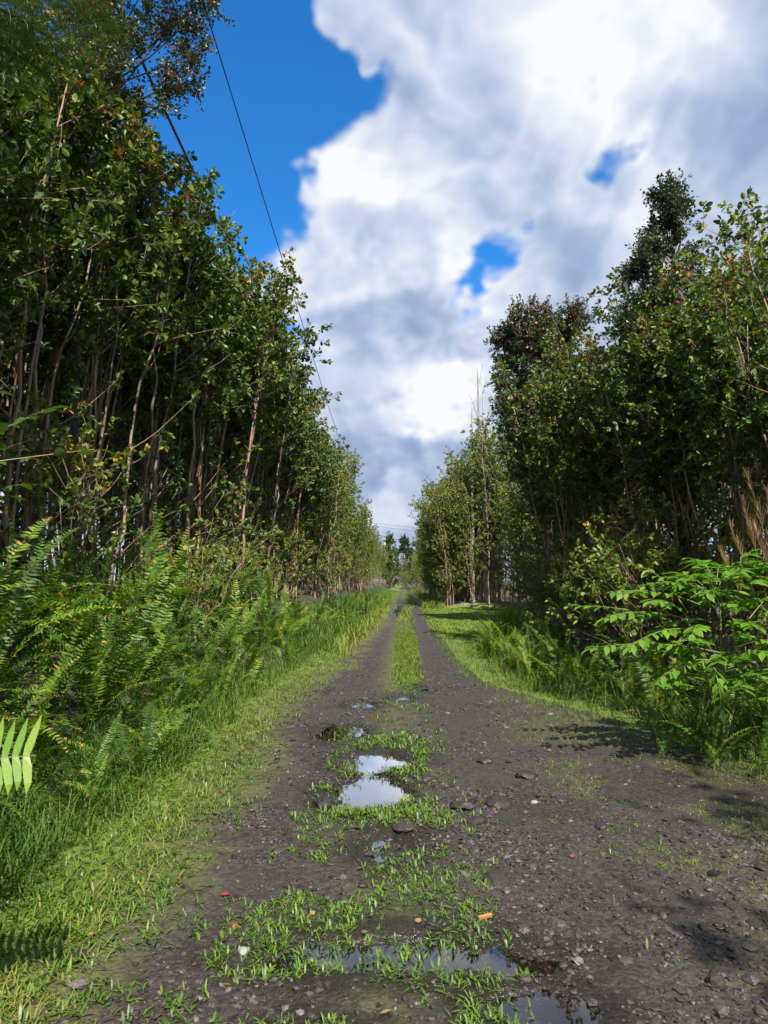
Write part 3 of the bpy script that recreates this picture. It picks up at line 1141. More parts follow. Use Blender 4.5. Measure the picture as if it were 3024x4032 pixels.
# --- right wall
for xr_, sp_, row in [(4.9, 1.15, 0), (5.7, 1.2, 1), (6.7, 1.4, 2), (8.2, 1.7, 3)]:
    y = 6.5 + rng.random() + row
    while y < (19.5 if row < 2 else 22.5):
        x = xr_ + rng.uniform(-.35, .35) - (.9 if y > 15 else 0)
        k = (GF if rng.random() < .2 else G)[rng.randrange(4)] if row < 2 else (GD[rng.randrange(3)] if rng.random() < .6 else GF[2 + rng.randrange(2)])
        lab = ('leafy guava tree at the front of the near right thicket' if row == 0 else 'guava tree inside the near right thicket behind the front row')
        if row == 0:
            n_right = globals().get('n_right', -1) + 1
            lab = nth(n_right) + ' guava tree from the right edge in the front row right of the road'
        plant(k, 'guava_tree', x, y, math.pi + rng.gauss(0, .6), rng.uniform(.92, 1.08) * float(np.interp(y, [6, 10, 14, 18, 24], [.62, .67, .73, .74, .76] if row < 2 else [.64, .72, .84, .94, .84])), lab, 'tree', 'front guava trees right' if row == 0 else 'inner guava trees right')
        y += sp_ * rng.uniform(.8, 1.3)
for xr_, sp_ in [(7.2, 1.9), (8.6, 2.4)]:
    y = 24.5
    while y < 43:
        plant(GF[rng.randrange(4)], 'guava_tree', xr_ + rng.uniform(-.4, .4), y, math.pi + rng.gauss(0, .6), rng.uniform(.95, 1.15),
              'guava tree standing along the right edge of the small lawn', 'tree', 'guava trees beside the lawn')
        y += sp_ * rng.uniform(.8, 1.3)
for xr_, sp_, hs_ in [(2.7, 1.6, .95), (4.2, 1.6, 1.12), (5.4, 1.9, 1.28), (6.8, 2.4, 1.36)]:
    y = 44.5
    while y < 72:
        plant(GF[rng.randrange(4)], 'guava_tree', xr_ + rng.uniform(-.3, .4), y, math.pi + rng.gauss(0, .6), rng.uniform(.92, 1.08) * hs_ * (1 if y < 60 else .9),
              'pale trunked guava tree beyond the far end of the lawn', 'tree', 'guava trees beyond the lawn')
        y += sp_ * rng.uniform(.8, 1.3)
y = 73
while y < 150:
    for xr_ in (2.8, 5.2):
        plant(GF[rng.randrange(4)], 'guava_tree', xr_ + rng.uniform(-.5, .5), y + rng.uniform(-1, 1), math.pi + rng.gauss(0, .6), rng.uniform(.75, .95),
              'small distant guava tree right of the road near the vanishing point', 'tree', 'distant right guava trees')
    y += 5.5
for i in range(16):
    x, y = [9.0, 10.8][i % 2] + rng.uniform(-.5, .5), 16 + 2.6 * i
    plant(GD[i % 3], 'guava_tree', x, y, rng.uniform(0, 6.28), .95, 'guava tree deep behind the right thicket and lawn', 'tree', 'deep guava trees right')
for i in range(18):
    x, y = 7.6 + rng.uniform(-.5, 1.6), 24 + 1.1 * i
    plant(GS[i % 3], 'guava_shrub', x, y, rng.uniform(0, 6.28), rng.uniform(.9, 1.3), 'guava shrub under the trees along the lawn', 'shrub', 'guava shrubs beside the lawn', 'stem')
# --- trees behind and beside the viewer on the right: their shade lies on the near gravel
for (x, y) in [(5.3, -.6), (4.9, -2.6), (6.2, -2.0), (4.2, -4.8)]:
    plant(GF[rng.randrange(4)], 'guava_tree', x, y, math.pi + rng.gauss(0, .5), .95, 'guava tree shading the near right edge of the gravel', 'tree', 'guava trees beside the viewer')

# --- shrubs at the foot of both walls
for i in range(5):
    y = 8.5 * (30 / 8.5) ** (i / 4)
    x = -3.9 + rng.uniform(-.25, .35)
    plant(GS[i % 3], 'guava_shrub', x, y, rng.uniform(0, 6.28), rng.uniform(.7, 1.0), 'young guava shrub rising among the ferns of the left bank', 'shrub', 'young guava shrubs left', 'stem')
for i in range(20):
    y = 10.5 + 11.5 * (i / 19)
    x = float(bush_right(y)) + rng.uniform(1.6, 2.8)
    plant(GS[i % 3], 'guava_shrub', x, y, rng.uniform(0, 6.28), rng.uniform(.65, 1.0), 'bushy guava shrub under the right trees behind the roadside ferns', 'shrub', 'young guava shrubs right', 'stem')


for i in range(22):
    y = 45 + 30 * (i / 21)
    x = [2.9, 4.4, 6.4][i % 3] + rng.uniform(-.5, .5)
    plant(GS[i % 3], 'guava_shrub', x, y, rng.uniform(0, 6.28), rng.uniform(.7, 1.1), 'guava shrub among the trunks beyond the lawn', 'shrub', 'guava shrubs beyond the lawn', 'stem')
for i in range(24):
    y = 32 + 60 * (i / 23)
    x = -4.2 + rng.uniform(-1.2, .6)
    plant(GS[i % 3], 'guava_shrub', x, y, rng.uniform(0, 6.28), rng.uniform(.7, 1.1), 'guava shrub among the far left trunks', 'shrub', 'guava shrubs far left', 'stem')


# --- ohia trees: dark crooked trunk, clumps of small grey-green leaves
def grow_ohia(seed, trunk, r0, clumps, leaf, nper, mat='ohia_leaf', bark='dark_bark'):
    rng_ = np.random.default_rng(seed)
    acc = Acc()
    tp = np.array(trunk, float)
    t = np.linspace(0, 1, 22)
    src = np.linspace(0, 1, len(tp))
    path = np.stack([np.interp(t, src, tp[:, i]) for i in range(3)], 1)
    path[:, :2] += np.cumsum(rng_.normal(0, .035, (22, 2)), 0)
    acc.add(*tube(path, r0 * (1 - .85 * t) + .01, 7))
    LP, LD, LS = [], [], []
    for (c, rad) in clumps:
        c = np.array(c, float)
        zt = c[2] - rad - rng_.uniform(.3, 1.1)
        i = int(np.argmin(np.abs(path[:, 2] - zt)))
        p0 = path[i]
        mid_ = (p0 + c) / 2 + np.array([0, 0, -.2]) + rng_.normal(0, .12, 3)
        u = np.linspace(0, 1, 6)[:, None]
        bp = (1 - u) ** 2 * p0 + 2 * u * (1 - u) * mid_ + u ** 2 * c
        acc.add(*tube(bp, np.linspace(max(.012, r0 * .4 * (1 - i / 22)), .008, 6), 5))
        ntw = max(8, int(nper * rad * rad / .36))
        for k in range(ntw):
            d = norm(rng_.normal(0, 1, 3) + np.array([0, 0, .35]))
            L = rad * rng_.uniform(.45, 1.1)
            tpth = curve_path(c + rng_.normal(0, rad * .18, 3), d, L, 3, .3, .25, rng_)
            acc.add(*tube(tpth, [.006, .005, .0035, .002], 3, False))
            nl = 26
            v = rng_.uniform(.35, 1.05, nl)
            jx = np.minimum((v * 3).astype(int), 2)
            sg_ = tpth[jx + 1] - tpth[jx]
            LP.append(tpth[jx] + sg_ * np.minimum(1.1, v * 3 - jx)[:, None] + rng_.normal(0, .035, (nl, 3)))
            LD.append(norm(sg_) * .8 + rng_.normal(0, .7, (nl, 3)))
            LS.append(leaf * rng_.uniform(.7, 1.25, nl))
    cr = Acc()
    LP, LD, LS = np.concatenate(LP), np.concatenate(LD), np.concatenate(LS)
    cr.add(*leaves(rng_, LP, LD, LS, rng_.random(len(LP)) * .985, two=True, ratio=1.15))
    return Kind([acc.mesh('trunk', M[bark], True)], cr.mesh('crown', M[mat]))


def clump_cloud(seed, n, fn):
    rg = np.random.default_rng(seed)
    return [fn(rg) for _ in range(n)]


# tall ohia over the left thicket
def c_left(rg):
    z = rg.uniform(7.6, 13.5)
    w = 1.75 * math.sin(math.pi * min(1, (z - 6.2) / 9.5)) ** .7
    a, q = rg.uniform(0, 6.283), rg.random() ** .5
    return ((w * q * math.cos(a) + .35, w * q * math.sin(a), z), rg.uniform(.35, .6))


k = grow_ohia(41, [(0, 0, 0), (.1, 0, 4), (-.1, .1, 7), (.2, 0, 10), (.3, .1, 13)], .13, clump_cloud(1, 60, c_left), .062, 40)
plant(k, 'ohia_tree', -4.45, 9.4, 0, .84, 'tall dark ohia tree towering over the left thicket against blue sky', 'tree', None)
k = grow_ohia(42, [(0, 0, 0), (.2, 0, 4), (.5, .1, 7), (.9, 0, 9.5)], .11, clump_cloud(2, 16, lambda rg: ((rg.normal(.7, .7), rg.normal(0, .7), rg.uniform(7.2, 10.6)), rg.uniform(.35, .55))), .062, 30)
plant(k, 'ohia_tree', -5.7, 8.6, 0, .9, 'dark leaning ohia tree left of the tallest one at top left', 'tree', None)


# round-headed ohia on the right
def c_round(rg):
    z = rg.uniform(5.6, 12.2)
    w = 2.0 * (1 - ((z - 9.8) / 4.6) ** 2) ** .5 if abs(z - 9.8) < 4.5 else .4
    a, q = rg.uniform(0, 6.283), rg.random() ** .45
    return ((w * q * math.cos(a), w * q * math.sin(a), z), rg.uniform(.45, .8))


k = grow_ohia(43, [(0, 0, 0), (.1, .1, 4), (.2, 0, 8), (0, .1, 11)], .16, clump_cloud(3, 100, c_round), .1, 42)
plant(k, 'ohia_tree', 5.35, 26.5, 0, .94, 'round headed dark ohia tree above the right trees near the dead snags', 'tree', None)


# spire-shaped ohia on the right
def c_spire(rg, f_):
    z = 3.4 + 6.0 * f_
    w = np.interp(z, [3.4, 5.0, 6.6, 8.2, 9.5], [1.0, 1.1, .95, .68, .15])
    a, q = rg.uniform(0, 6.283), rg.random() ** .5
    return ((w * q * math.cos(a), w * q * math.sin(a), z), rg.uniform(.34, .5) * (1.1 if z < 7 else .9))


k = grow_ohia(44, [(0, 0, 0), (-.08, .05, 3), (.02, 0, 6), (.05, 0, 9.1)], .12, [c_spire(np.random.default_rng(900 + q_), q_ / 74.0) for q_ in range(75)], .064, 62)
plant(k, 'ohia_tree', 5.0, 13.2, 0, .92, 'narrow spire shaped dark ohia tree rising above the right thicket', 'tree', None)


# tall guava at the right edge of the picture, bare twigs on top
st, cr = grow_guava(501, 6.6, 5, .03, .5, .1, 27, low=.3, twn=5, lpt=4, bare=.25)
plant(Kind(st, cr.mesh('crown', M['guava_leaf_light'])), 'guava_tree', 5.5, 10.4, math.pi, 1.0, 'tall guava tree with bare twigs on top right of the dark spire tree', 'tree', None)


# --- dead snags
def snag(x, y, h, lx, seed, label):
    rg = np.random.default_rng(seed)
    root = obj('dead_tree', None, None, (x, y, ground_z(x, y) - .05))
    t = np.linspace(0, 1, 14)
    path = np.stack([lx * t + np.cumsum(rg.normal(0, .03, 14)), np.cumsum(rg.normal(0, .03, 14)), h * t], 1)
    a = Acc()
    a.add(*tube(path, .13 * (1 - .7 * t), 6))
    obj('trunk', a.mesh('trunk', M['pale_bark'], True), root)
    for i in (7, 9, 10, 12):
        a = Acc()
        az = rg.uniform(0, 6.283)
        bp = curve_path(path[i], (math.cos(az) * .5, math.sin(az) * .5, 1), h * .1 * rg.uniform(.5, 1.4), 4, .3, .2, rg)
        a.add(*tube(bp, np.linspace(.022, .008, 5), 4))
        obj('branch', a.mesh('branch', M['pale_bark'], True), root)
    tag(root, label, 'dead tree', 'pale dead snags above the right trees')


snag(4.25, 45.6, 13.0, .0, 1, 'leftmost and shortest of the pale dead snags above the right trees')
snag(4.75, 46.2, 15.4, .05, 2, 'middle pale dead snag standing beside the round headed tree')
snag(5.05, 45.8, 14.6, .1, 3, 'rightmost pale dead snag standing beside the round headed tree')

# --- far trees at the end of the road
def cone_tree(seed, h, w, mat):
    def fn(rg):
        z = h * rg.uniform(.12, .97)
        ww = w * (1 - z / h) ** .8 + .15
        a, q = rg.uniform(0, 6.283), rg.random() ** .5
        return ((ww * q * math.cos(a), ww * q * math.sin(a), z), rg.uniform(.35, .7) * w / 1.8)
    return grow_ohia(seed, [(0, 0, 0), (0, 0, h * .5), (0, 0, h * .93)], .16, clump_cloud(seed, 26, fn), .22, 7, mat)


kc = cone_tree(61, 9.5, 2.0, 'guava_leaf_light')
plant(kc, 'conical_tree', -2.6, 118, 0, .95, 'lone cone topped tree left of the road near the vanishing point', 'tree', None)
for i in range(9):
    plant(GS[i % 3], 'guava_shrub', -4.2 + 1.1 * i, 141 + 1.5 * (i % 3), i * 1.7, 1.3, 'low shrub closing the far end of the road', 'shrub', 'shrubs closing the road', 'stem')
for i in range(9):
    plant(GF[i % 4], 'guava_tree', -5.5 + 1.4 * i, 146 + 2.2 * (i % 3), i * 2.1, .85, 'guava tree standing across the far end of the road', 'tree', 'guava trees closing the road')
kf = cone_tree(62, 11, 3.6, 'far_leaf')
for i, (x, y) in enumerate([(-7, 152), (-3.2, 156), (.0, 150), (2.6, 158), (6, 152), (11, 166), (-12, 164), (16, 160), (-17, 168)]):
    plant(kf, 'far_tree', x, y, i * 1.3, rng.uniform(.75, 1.0), 'dark bluish tree closing the far end of the road', 'tree', 'far trees at the end of the road')

# --- fallen and leaning bare branches by the lawn
def bare_branch(p, d, L, r, up, seed, label):
    rg = np.random.default_rng(seed)
    a = Acc()
    bp = curve_path(p, d, L, 9, up, .12, rg)
    a.add(*tube(bp, np.linspace(r, r * .3, 10), 5))
    for q in (4, 6, 7):
        b2 = curve_path(bp[q], norm(bp[q + 1] - bp[q]) + rg.normal(0, .5, 3), L * .3, 4, .2, .2, rg)
        a.add(*tube(b2, np.linspace(r * .45, r * .15, 5), 4))
    o = obj('fallen_branch', a.mesh('fallen_branch', M['pale_bark'], True))
    tag(o, label, 'branch')


bare_branch((5.6, 42.0, .25), (-1, .1, .05), 2.6, .04, .02, 3, 'pale fallen branch lying at the back edge of the lawn')

# ------------------------------------------------------------------ ferns


def frond_mesh(seed, npair=34, arch=1.2, pin=.062, wid=.014, twist=.3, lift=.55, tip=.35):
    """sword-fern frond of unit length: rises along +x and arches over"""
    rg = np.random.default_rng(seed)
    n = 16
    t = np.linspace(0, 1, n)
    th = lift * 1.5 - arch * t ** 1.3
    p = np.zeros((n, 3))
    for i in range(1, n):
        p[i] = p[i - 1] + np.array([math.cos(th[i]), twist * .12 * math.sin(3 * t[i]), math.sin(th[i])]) / (n - 1)
    acc = Acc()
    acc.add(*tube(p[::2], np.linspace(.0045, .0012, 8), 3, False), .3)
    u = np.linspace(.14, .985, npair)
    P = np.stack([np.interp(u, t, p[:, i]) for i in range(3)], 1)
    tan = norm(np.stack([np.interp(u, t, np.gradient(p[:, i])) for i in range(3)], 1))
    side = norm(np.cross(tan, np.array([0, 0, 1.0])))
    nor = np.cross(side, tan)
    prof = np.minimum(1, (u - .06) / .22) ** .7 * np.clip((1.02 - u) / tip, .08, 1) ** .75
    tV = np.array([[0, -.4, 0], [.45, -.5, .03], [1, .1, -.06], [.45, .5, .03], [0, .4, 0]])
    tT = np.array([[0, 1, 4], [1, 3, 4], [1, 2, 3]])
    for sg in (-1, 1):
        D = norm(side * sg + tan * .22 + nor * .16 + rg.normal(0, .14, P.shape))
        Y = norm(np.cross(nor, D))
        Z = np.cross(D, Y)
        prof = np.where(rg.random(npair) < .07, prof * .15, prof)
        S = np.stack([pin * prof * rg.uniform(.8, 1.1, npair), np.full(npair, wid) * (.5 + .5 * prof), pin * prof], 1)
        acc.add(*place(tV, tT, P, D, Y, Z, S, np.clip(rg.normal(.45, .16, npair) + .25 * (u > .9), 0, .97)))
    return acc


FR = [frond_mesh(700 + i, 34 + 2 * (i % 3), a, pn, .0165, tw_, lf) for i, (a, pn, tw_, lf) in
      enumerate([(.7, .078, .6, .75), (1.2, .072, -1.4, .8), (1.6, .076, 1.8, .85), (.35, .066, -.5, .85), (2.0, .08, .9, .9), (1.0, .088, 2.2, .7), (1.8, .085, -2.4, .75), (.9, .06, -1.0, .95), (1.4, .09, .2, .65), (2.5, .078, -.8, .95)])]
FRM = [a.mesh('frond', M['fern']) for a in FR]
FRD = [a.mesh('frond', M['dry']) for a in FR[1:3]]


def fern(x, y, n, L, label, group, z=None, yaw0=None):
    z0 = ground_z(x, y) if z is None else z
    root = obj('sword_fern', None, None, (x, y, z0 - .02))
    root.empty_display_size = .1
    a0 = rng.uniform(0, 6.28) if yaw0 is None else yaw0
    for i in range(n):
        o = obj('frond', FRM[rng.randrange(len(FRM))], root,
                (rng.uniform(-.06, .06), rng.uniform(-.06, .06), 0),
                (rng.uniform(-.35, .35), rng.uniform(-.6, .1), a0 + i * 6.283 / n + rng.uniform(-.4, .4)),
                L * rng.uniform(.45, 1.15))
    if rng.random() < .2:
        obj('frond', FRD[rng.randrange(2)], root, (0, 0, 0), (rng.uniform(-.5, .5), rng.uniform(.1, .6), rng.uniform(0, 6.28)), L * rng.uniform(.6, .9))
    tag(root, label, 'fern', group)
    return root


def fern_far_meshes():
    out = []
    rg = random.Random(3)
    for s in range(3):
        acc = Acc()
        for i in range(11):
            a = FR[rg.randrange(len(FR))]
            V, T, r = np.vstack(a.V), np.vstack(a.T), np.concatenate(a.r)
            m = np.array((Euler((rg.uniform(-.3, .3), rg.uniform(-.4, .2), i * .57 + rg.uniform(-.3, .3)))).to_matrix())
            acc.add((V * rg.uniform(.7, 1.1)) @ m.T, T, r)
        out.append(acc.mesh('sword_fern', M['fern']))
    return out


FFM = fern_far_meshes()
# left bank, three loose ranks
n_f = 0
for i in range(120):
    y = 3.0 * (19.0 / 3.0) ** ((i + rng.random()) / 120)
    rank = i % 3
    x = [-2.45, -3.05, -3.7][rank] + rng.uniform(-.3, .3)
    L = float(np.interp(y, [3, 5, 8], [.6, .75, 1.0])) * [.85, 1.3, 1.65][rank] * rng.uniform(.85, 1.2)
    lab = [('low fern at the front of the left bank', 'front ferns of the left bank'),
           ('sword fern in the middle of the left bank', 'middle ferns of the left bank'),
           ('tall fern at the back of the left bank', 'back ferns of the left bank')][rank]
    zn = 'before the largest puddle' if y < 5.5 else ('level with the largest puddle' if y < 9 else 'beyond the largest puddle')
    fern(x, y, 9 + rng.randrange(4), L, lab[0] + ', ' + zn, lab[1] + ', ' + zn)
for i in range(34):
    y = 19 + 33 * (i / 34) + rng.uniform(-.5, .5)
    x = -2.6 + rng.uniform(-.7, .6) + (.3 if y > 30 else 0)
    o = obj('sword_fern', FFM[i % 3], None, (x, y, ground_z(x, y)), (0, 0, rng.uniform(0, 6.28)), rng.uniform(.75, 1.1))
    tag(o, 'small fern on the sunny far stretch of the left verge', 'fern', 'far ferns left')
# right bank
for i in range(72):
    y = 8.0 * (22.5 / 8.0) ** ((i + rng.random()) / 72)
    x = float(bush_right(y)) + (rng.uniform(.1, .7) if i % 2 else rng.uniform(.7, 1.9))
    fern(x, y, 8 + rng.randrange(3), rng.uniform(.75, 1.1), 'sword fern at the roadside foot of the right thicket' if i % 2 else 'sword fern behind the front ferns of the right thicket',
         'front ferns right' if i % 2 else 'back ferns right')
for i in range(16):
    y = 13 + 9 * i / 15
    x = float(bush_right(y)) + rng.uniform(.0, .8)
    o = obj('sword_fern', FFM[i % 3], None, (x, y, ground_z(x, y)), (0, 0, rng.uniform(0, 6.28)), rng.uniform(.7, 1.0))
    tag(o, 'yellow green fern in the clump in front of the lawn', 'fern', 'ferns in front of the lawn')
for fx_, fy_, fl_ in [(2.75, 6.75, .6), (3.2, 6.6, .75), (2.5, 7.3, .7), (3.45, 7.0, .8), (2.95, 7.5, .8)]:
    fern(fx_, fy_, 9, fl_, 'fern growing round the foot of the lime shrub', 'ferns under the lime shrub')
fern(3.75, 6.35, 7, .8, 'upright fern below the bright lime shrub at the right edge', None)

# the big bright fern frond reaching in at the left
root = obj('large_fern', None, None, (-2.15, 2.35, ground_z(-2.15, 2.35)))
tag(root, 'large bright fern with long strap leaflets reaching in at the left edge', 'fern')
tVp = np.array([[0, -.07, 0], [.3, -.105, .03], [.68, -.07, .02], [1, .05, -.1], [.68, .08, 0], [.3, .09, 0], [0, .07, 0]])
tTp = np.array([[0, 1, 6], [1, 5, 6], [1, 2, 5], [2, 4, 5], [2, 3, 4]])
pinna_me = tri_mesh('leaflet', tVp, tTp, M['fern_big'], np.full(7, .5))
for fi, (end, npn) in enumerate([((.83, .25, .985), 22), ((.3, .9, .8), 16), ((-.5, .3, .9), 12)]):
    end = np.array(end)
    u = np.linspace(0, 1, 12)[:, None]
    midp = np.array([end[0] * .35, end[1] * .35, end[2] * 1.05])
    bp = 2 * u * (1 - u) * midp + u ** 2 * end
    a = Acc()
    a.add(*tube(bp, np.linspace(.006, .002, 12), 4))
    fr_o = obj('frond', a.mesh('frond', M['green_stem'], True), root)
    uu = np.linspace(.3, .97, npn)
    for q in uu:
        p = (2 * q * (1 - q)) * midp + q * q * end
        tn = norm((2 - 4 * q) * midp + 2 * q * end)
        side = norm(np.cross(tn, np.array([.15, -.75, .65])))
        for sg in (-1, 1):
            dv = norm(side * sg + tn * (.12 if sg < 0 else .25))
            nrm = norm(np.cross(dv, tn)) * (1 if sg < 0 else -1)
            mt = Matrix((Vector(dv), Vector(np.cross(nrm, dv)), Vector(nrm))).transposed().to_4x4()
            mt.translation = Vector(p)
            L = .185 * (1.0 - .5 * max(0, (q - .6)))
            mt = mt @ Matrix.Scale(L * random.uniform(.85, 1.1), 4)
            lo_ = obj('leaflet', pinna_me, fr_o)
            lo_.matrix_local = mt

# ------------------------------------------------------------------ lime shrub (each leaf a part)
tVl = np.array([[0, 0, 0], [.2, .16, .03], [.5, .24, .03], [.8, .12, -.02], [1, 0, -.12], [.8, -.12, -.02], [.5, -.24, .03], [.2, -.16, .03], [.5, 0, -.015]], float)
tTl = np.array([[0, 8, 1], [1, 8, 2], [2, 8, 3], [3, 8, 4], [4, 8, 5], [5, 8, 6], [6, 8, 7], [7, 8, 0]])
lime_me = tri_mesh('leaf', tVl, tTl, M['lime_leaf'], np.full(9, .5), True)
big_me = tri_mesh('leaf', tVl * np.array([1, 1.25, 1]), tTl, M['big_leaf'], np.full(9, .5), True)


def leaf_frame(p, d, n, s):
    d = norm(np.array(d))
    y = norm(np.cross(n, d))
    z = np.cross(d, y)
    mt = Matrix((Vector(d), Vector(y), Vector(z))).transposed().to_4x4()
    mt.translation = Vector(p)
    return mt @ Matrix.Scale(s, 4)


def leafy_branch(parent, p0, p1, sag, nleaf, lsize, me, r=.007, matk='green_stem', seed=0, droop=.5, name='branch'):
    rg = np.random.default_rng(seed)
    p0, p1 = np.array(p0, float), np.array(p1, float)
    m_ = (p0 + p1) / 2 + np.array([0, 0, sag])
    u = np.linspace(0, 1, 10)[:, None]
    bp = (1 - u) ** 2 * p0 + 2 * u * (1 - u) * m_ + u ** 2 * p1
    a = Acc()
    a.add(*tube(bp, np.linspace(r, r * .35, 10), 5))
    b = obj(name, a.mesh('branch', M[matk], True), parent)
    for i in range(nleaf):
        q = .22 + .78 * (i + .5) / nleaf
        p = (1 - q) ** 2 * p0 + 2 * q * (1 - q) * m_ + q * q * p1
        tn = norm(2 * (1 - q) * (m_ - p0) + 2 * q * (p1 - m_))
        side = norm(np.cross(tn, np.array([0, 0, 1.0])))
        for sg in (-1, 1):
            d = side * sg * .9 + tn * rg.uniform(.35, .9) + np.array([0, 0, -droop * rg.uniform(.1, 1.5)]) + rg.normal(0, .12, 3)
            nn = norm(np.array([0, 0, 1.0]) + rg.normal(0, .4, 3) + side * sg * .2)
            o = obj('leaf', me, b)
            o.matrix_local = leaf_frame(p + rg.normal(0, .006, 3), d, nn, lsize * rg.uniform(.75, 1.15))
        if i == nleaf - 1:
            o = obj('leaf', me, b)
            o.matrix_local = leaf_frame(p1, tn + np.array([0, 0, -.3]), np.array([0, 0, 1.0]), lsize)
    return b


SX, SY = 3.02, 7.1
SZ = ground_z(SX, SY) + .12
shrub = obj('lime_shrub', None, None, (SX, SY, SZ))
tag(shrub, 'bright lime green shrub with layered drooping leaves at the right roadside', 'shrub')
stems_ends = [(-.35, -.1, 1.25), (.1, .15, 1.45), (.45, -.1, 1.3), (-.1, -.35, .8)]
for e in stems_ends:
    a = Acc()
    u = np.linspace(0, 1, 8)[:, None]
    bp = u * np.array(e) + np.array([0, 0, .12]) * np.sin(u * 3.14)
    a.add(*tube(bp, np.linspace(.016, .008, 8), 6))
    obj('stem', a.mesh('stem', M['green_stem'], True), shrub)
br = []
rgs = np.random.default_rng(77)
specs = [((-.35, -.1, 1.2), (-1.15, -.25, 1.22), .12, 8), ((-.35, -.1, 1.25), (-.75, -.35, 1.38), .1, 7), ((-.3, -.05, 1.25), (-.62, .1, 1.68), .12, 7),
         ((.1, .15, 1.4), (-.3, -.15, 1.78), .14, 7), ((.1, .15, 1.45), (.25, -.2, 1.84), .1, 7), ((.1, .15, 1.4), (.7, 0, 1.78), .14, 8),
         ((.45, -.1, 1.3), (1.0, -.2, 1.5), .14, 8), ((.45, -.1, 1.25), (.55, -.6, 1.42), .14, 7), ((.1, .1, 1.3), (.2, -.55, 1.6), .1, 7),
         ((-.1, -.3, .9), (-1.3, -.35, .95), .12, 11), ((-.1, -.35, .8), (-.75, -.55, .7), .2, 8), ((-.1, -.3, .75), (.1, -.8, .95), .16, 7),
         ((-.2, -.3, .78), (-.25, -.6, .45), .2, 8), ((.2, -.2, .9), (.85, -.55, 1.02), .16, 9), ((.1, -.2, .95), (.45, -.75, .98), .14, 8),
         ((-.3, -.1, 1.1), (-1.0, -.5, .98), .12, 8), ((-.2, -.1, 1.1), (-.5, -.65, 1.1), .12, 7), ((.3, 0, 1.2), (.95, .25, 1.62), .12, 7)]
for i, (a_, b_, sg_, nl_) in enumerate(specs):
    leafy_branch(shrub, a_, b_, sg_, nl_, .13, lime_me, .006, seed=i, droop=.5)

fol = Acc()
twg = Acc()
for i in range(78):
    az = rgs.uniform(0, 6.283)
    rr_ = rgs.uniform(.1, .95)
    zc = rgs.uniform(.35, 1.6)
    rr_ *= 1.0 if zc < 1.2 else .75
    p0 = np.array([.3 * rr_ * math.cos(az), .25 * rr_ * math.sin(az), zc])
    p1 = np.array([(rr_ + .25) * math.cos(az) * 1.1 - .05, (rr_ + .2) * math.sin(az) * .75 - .1, zc + rgs.uniform(-.05, .22)])
    m_ = (p0 + p1) / 2 + np.array([0, 0, .12])
    u = np.linspace(0, 1, 8)[:, None]
    bp = (1 - u) ** 2 * p0 + 2 * u * (1 - u) * m_ + u ** 2 * p1
    twg.add(*tube(bp, np.linspace(.005, .002, 8), 4))
    nl_ = 8
    q = .3 + .7 * (np.arange(nl_) + .5) / nl_
    P = np.repeat((1 - q)[:, None] ** 2 * p0 + 2 * (q * (1 - q))[:, None] * m_ + (q ** 2)[:, None] * p1, 2, 0)
    tn = norm(p1 - p0)
    sd = norm(np.cross(tn, np.array([0, 0, 1.0])))
    sg = np.tile([-1.0, 1.0], nl_)[:, None]
    D = norm(sd * sg * .9 + tn * .6 + np.array([0, 0, -.25]) + rgs.normal(0, .25, P.shape))
    Nn = norm(np.array([0, 0, 1.0]) + rgs.normal(0, .25, P.shape))
    Y_ = norm(np.cross(Nn, D))
    fol.add(*place(tVl, tTl, P, D, Y_, np.cross(D, Y_), .125 * rgs.uniform(.75, 1.15, len(P)), rgs.random(len(P))))
tag(obj('foliage', fol.mesh('foliage', M['lime_leaf'], True), shrub), kind='stuff')
tag(obj('twigs', twg.mesh('twigs', M['green_stem'], True), shrub), kind='stuff')

# ------------------------------------------------------------------ near guava with big leaves reaching in at the left
st, cr = grow_guava(602, 6.0, 3, .05, .4, .1, 16, low=.5, twn=4, lpt=4)
gx, gy = -3.75, 3.75
near = plant(Kind(st, cr.mesh('crown', M['guava_leaf'])), 'guava_tree', gx, gy, 0, 1, 'near guava tree whose big round leaves reach in at the left edge', 'tree', None)
gz = ground_z(gx, gy) - .03
for i, (p0, p1, nl_) in enumerate([((.2, .1, 1.2), (1.76, .75, 1.58), 8), ((.9, .4, 1.4), (1.45, .75, 1.85), 6), ((.2, .1, 1.25), (1.2, .75, 1.6), 7), ((.2, .1, 1.0), (1.2, .75, 1.28), 6),
                                   ((.6, .4, 1.15), (1.35, .75, 1.36), 6), ((.2, 0, 1.5), (1.1, .7, 1.95), 6)]):
    leafy_branch(near, p0, p1, .03, nl_, .13, big_me, .006, 'guava_bark', seed=40 + i, droop=.1)

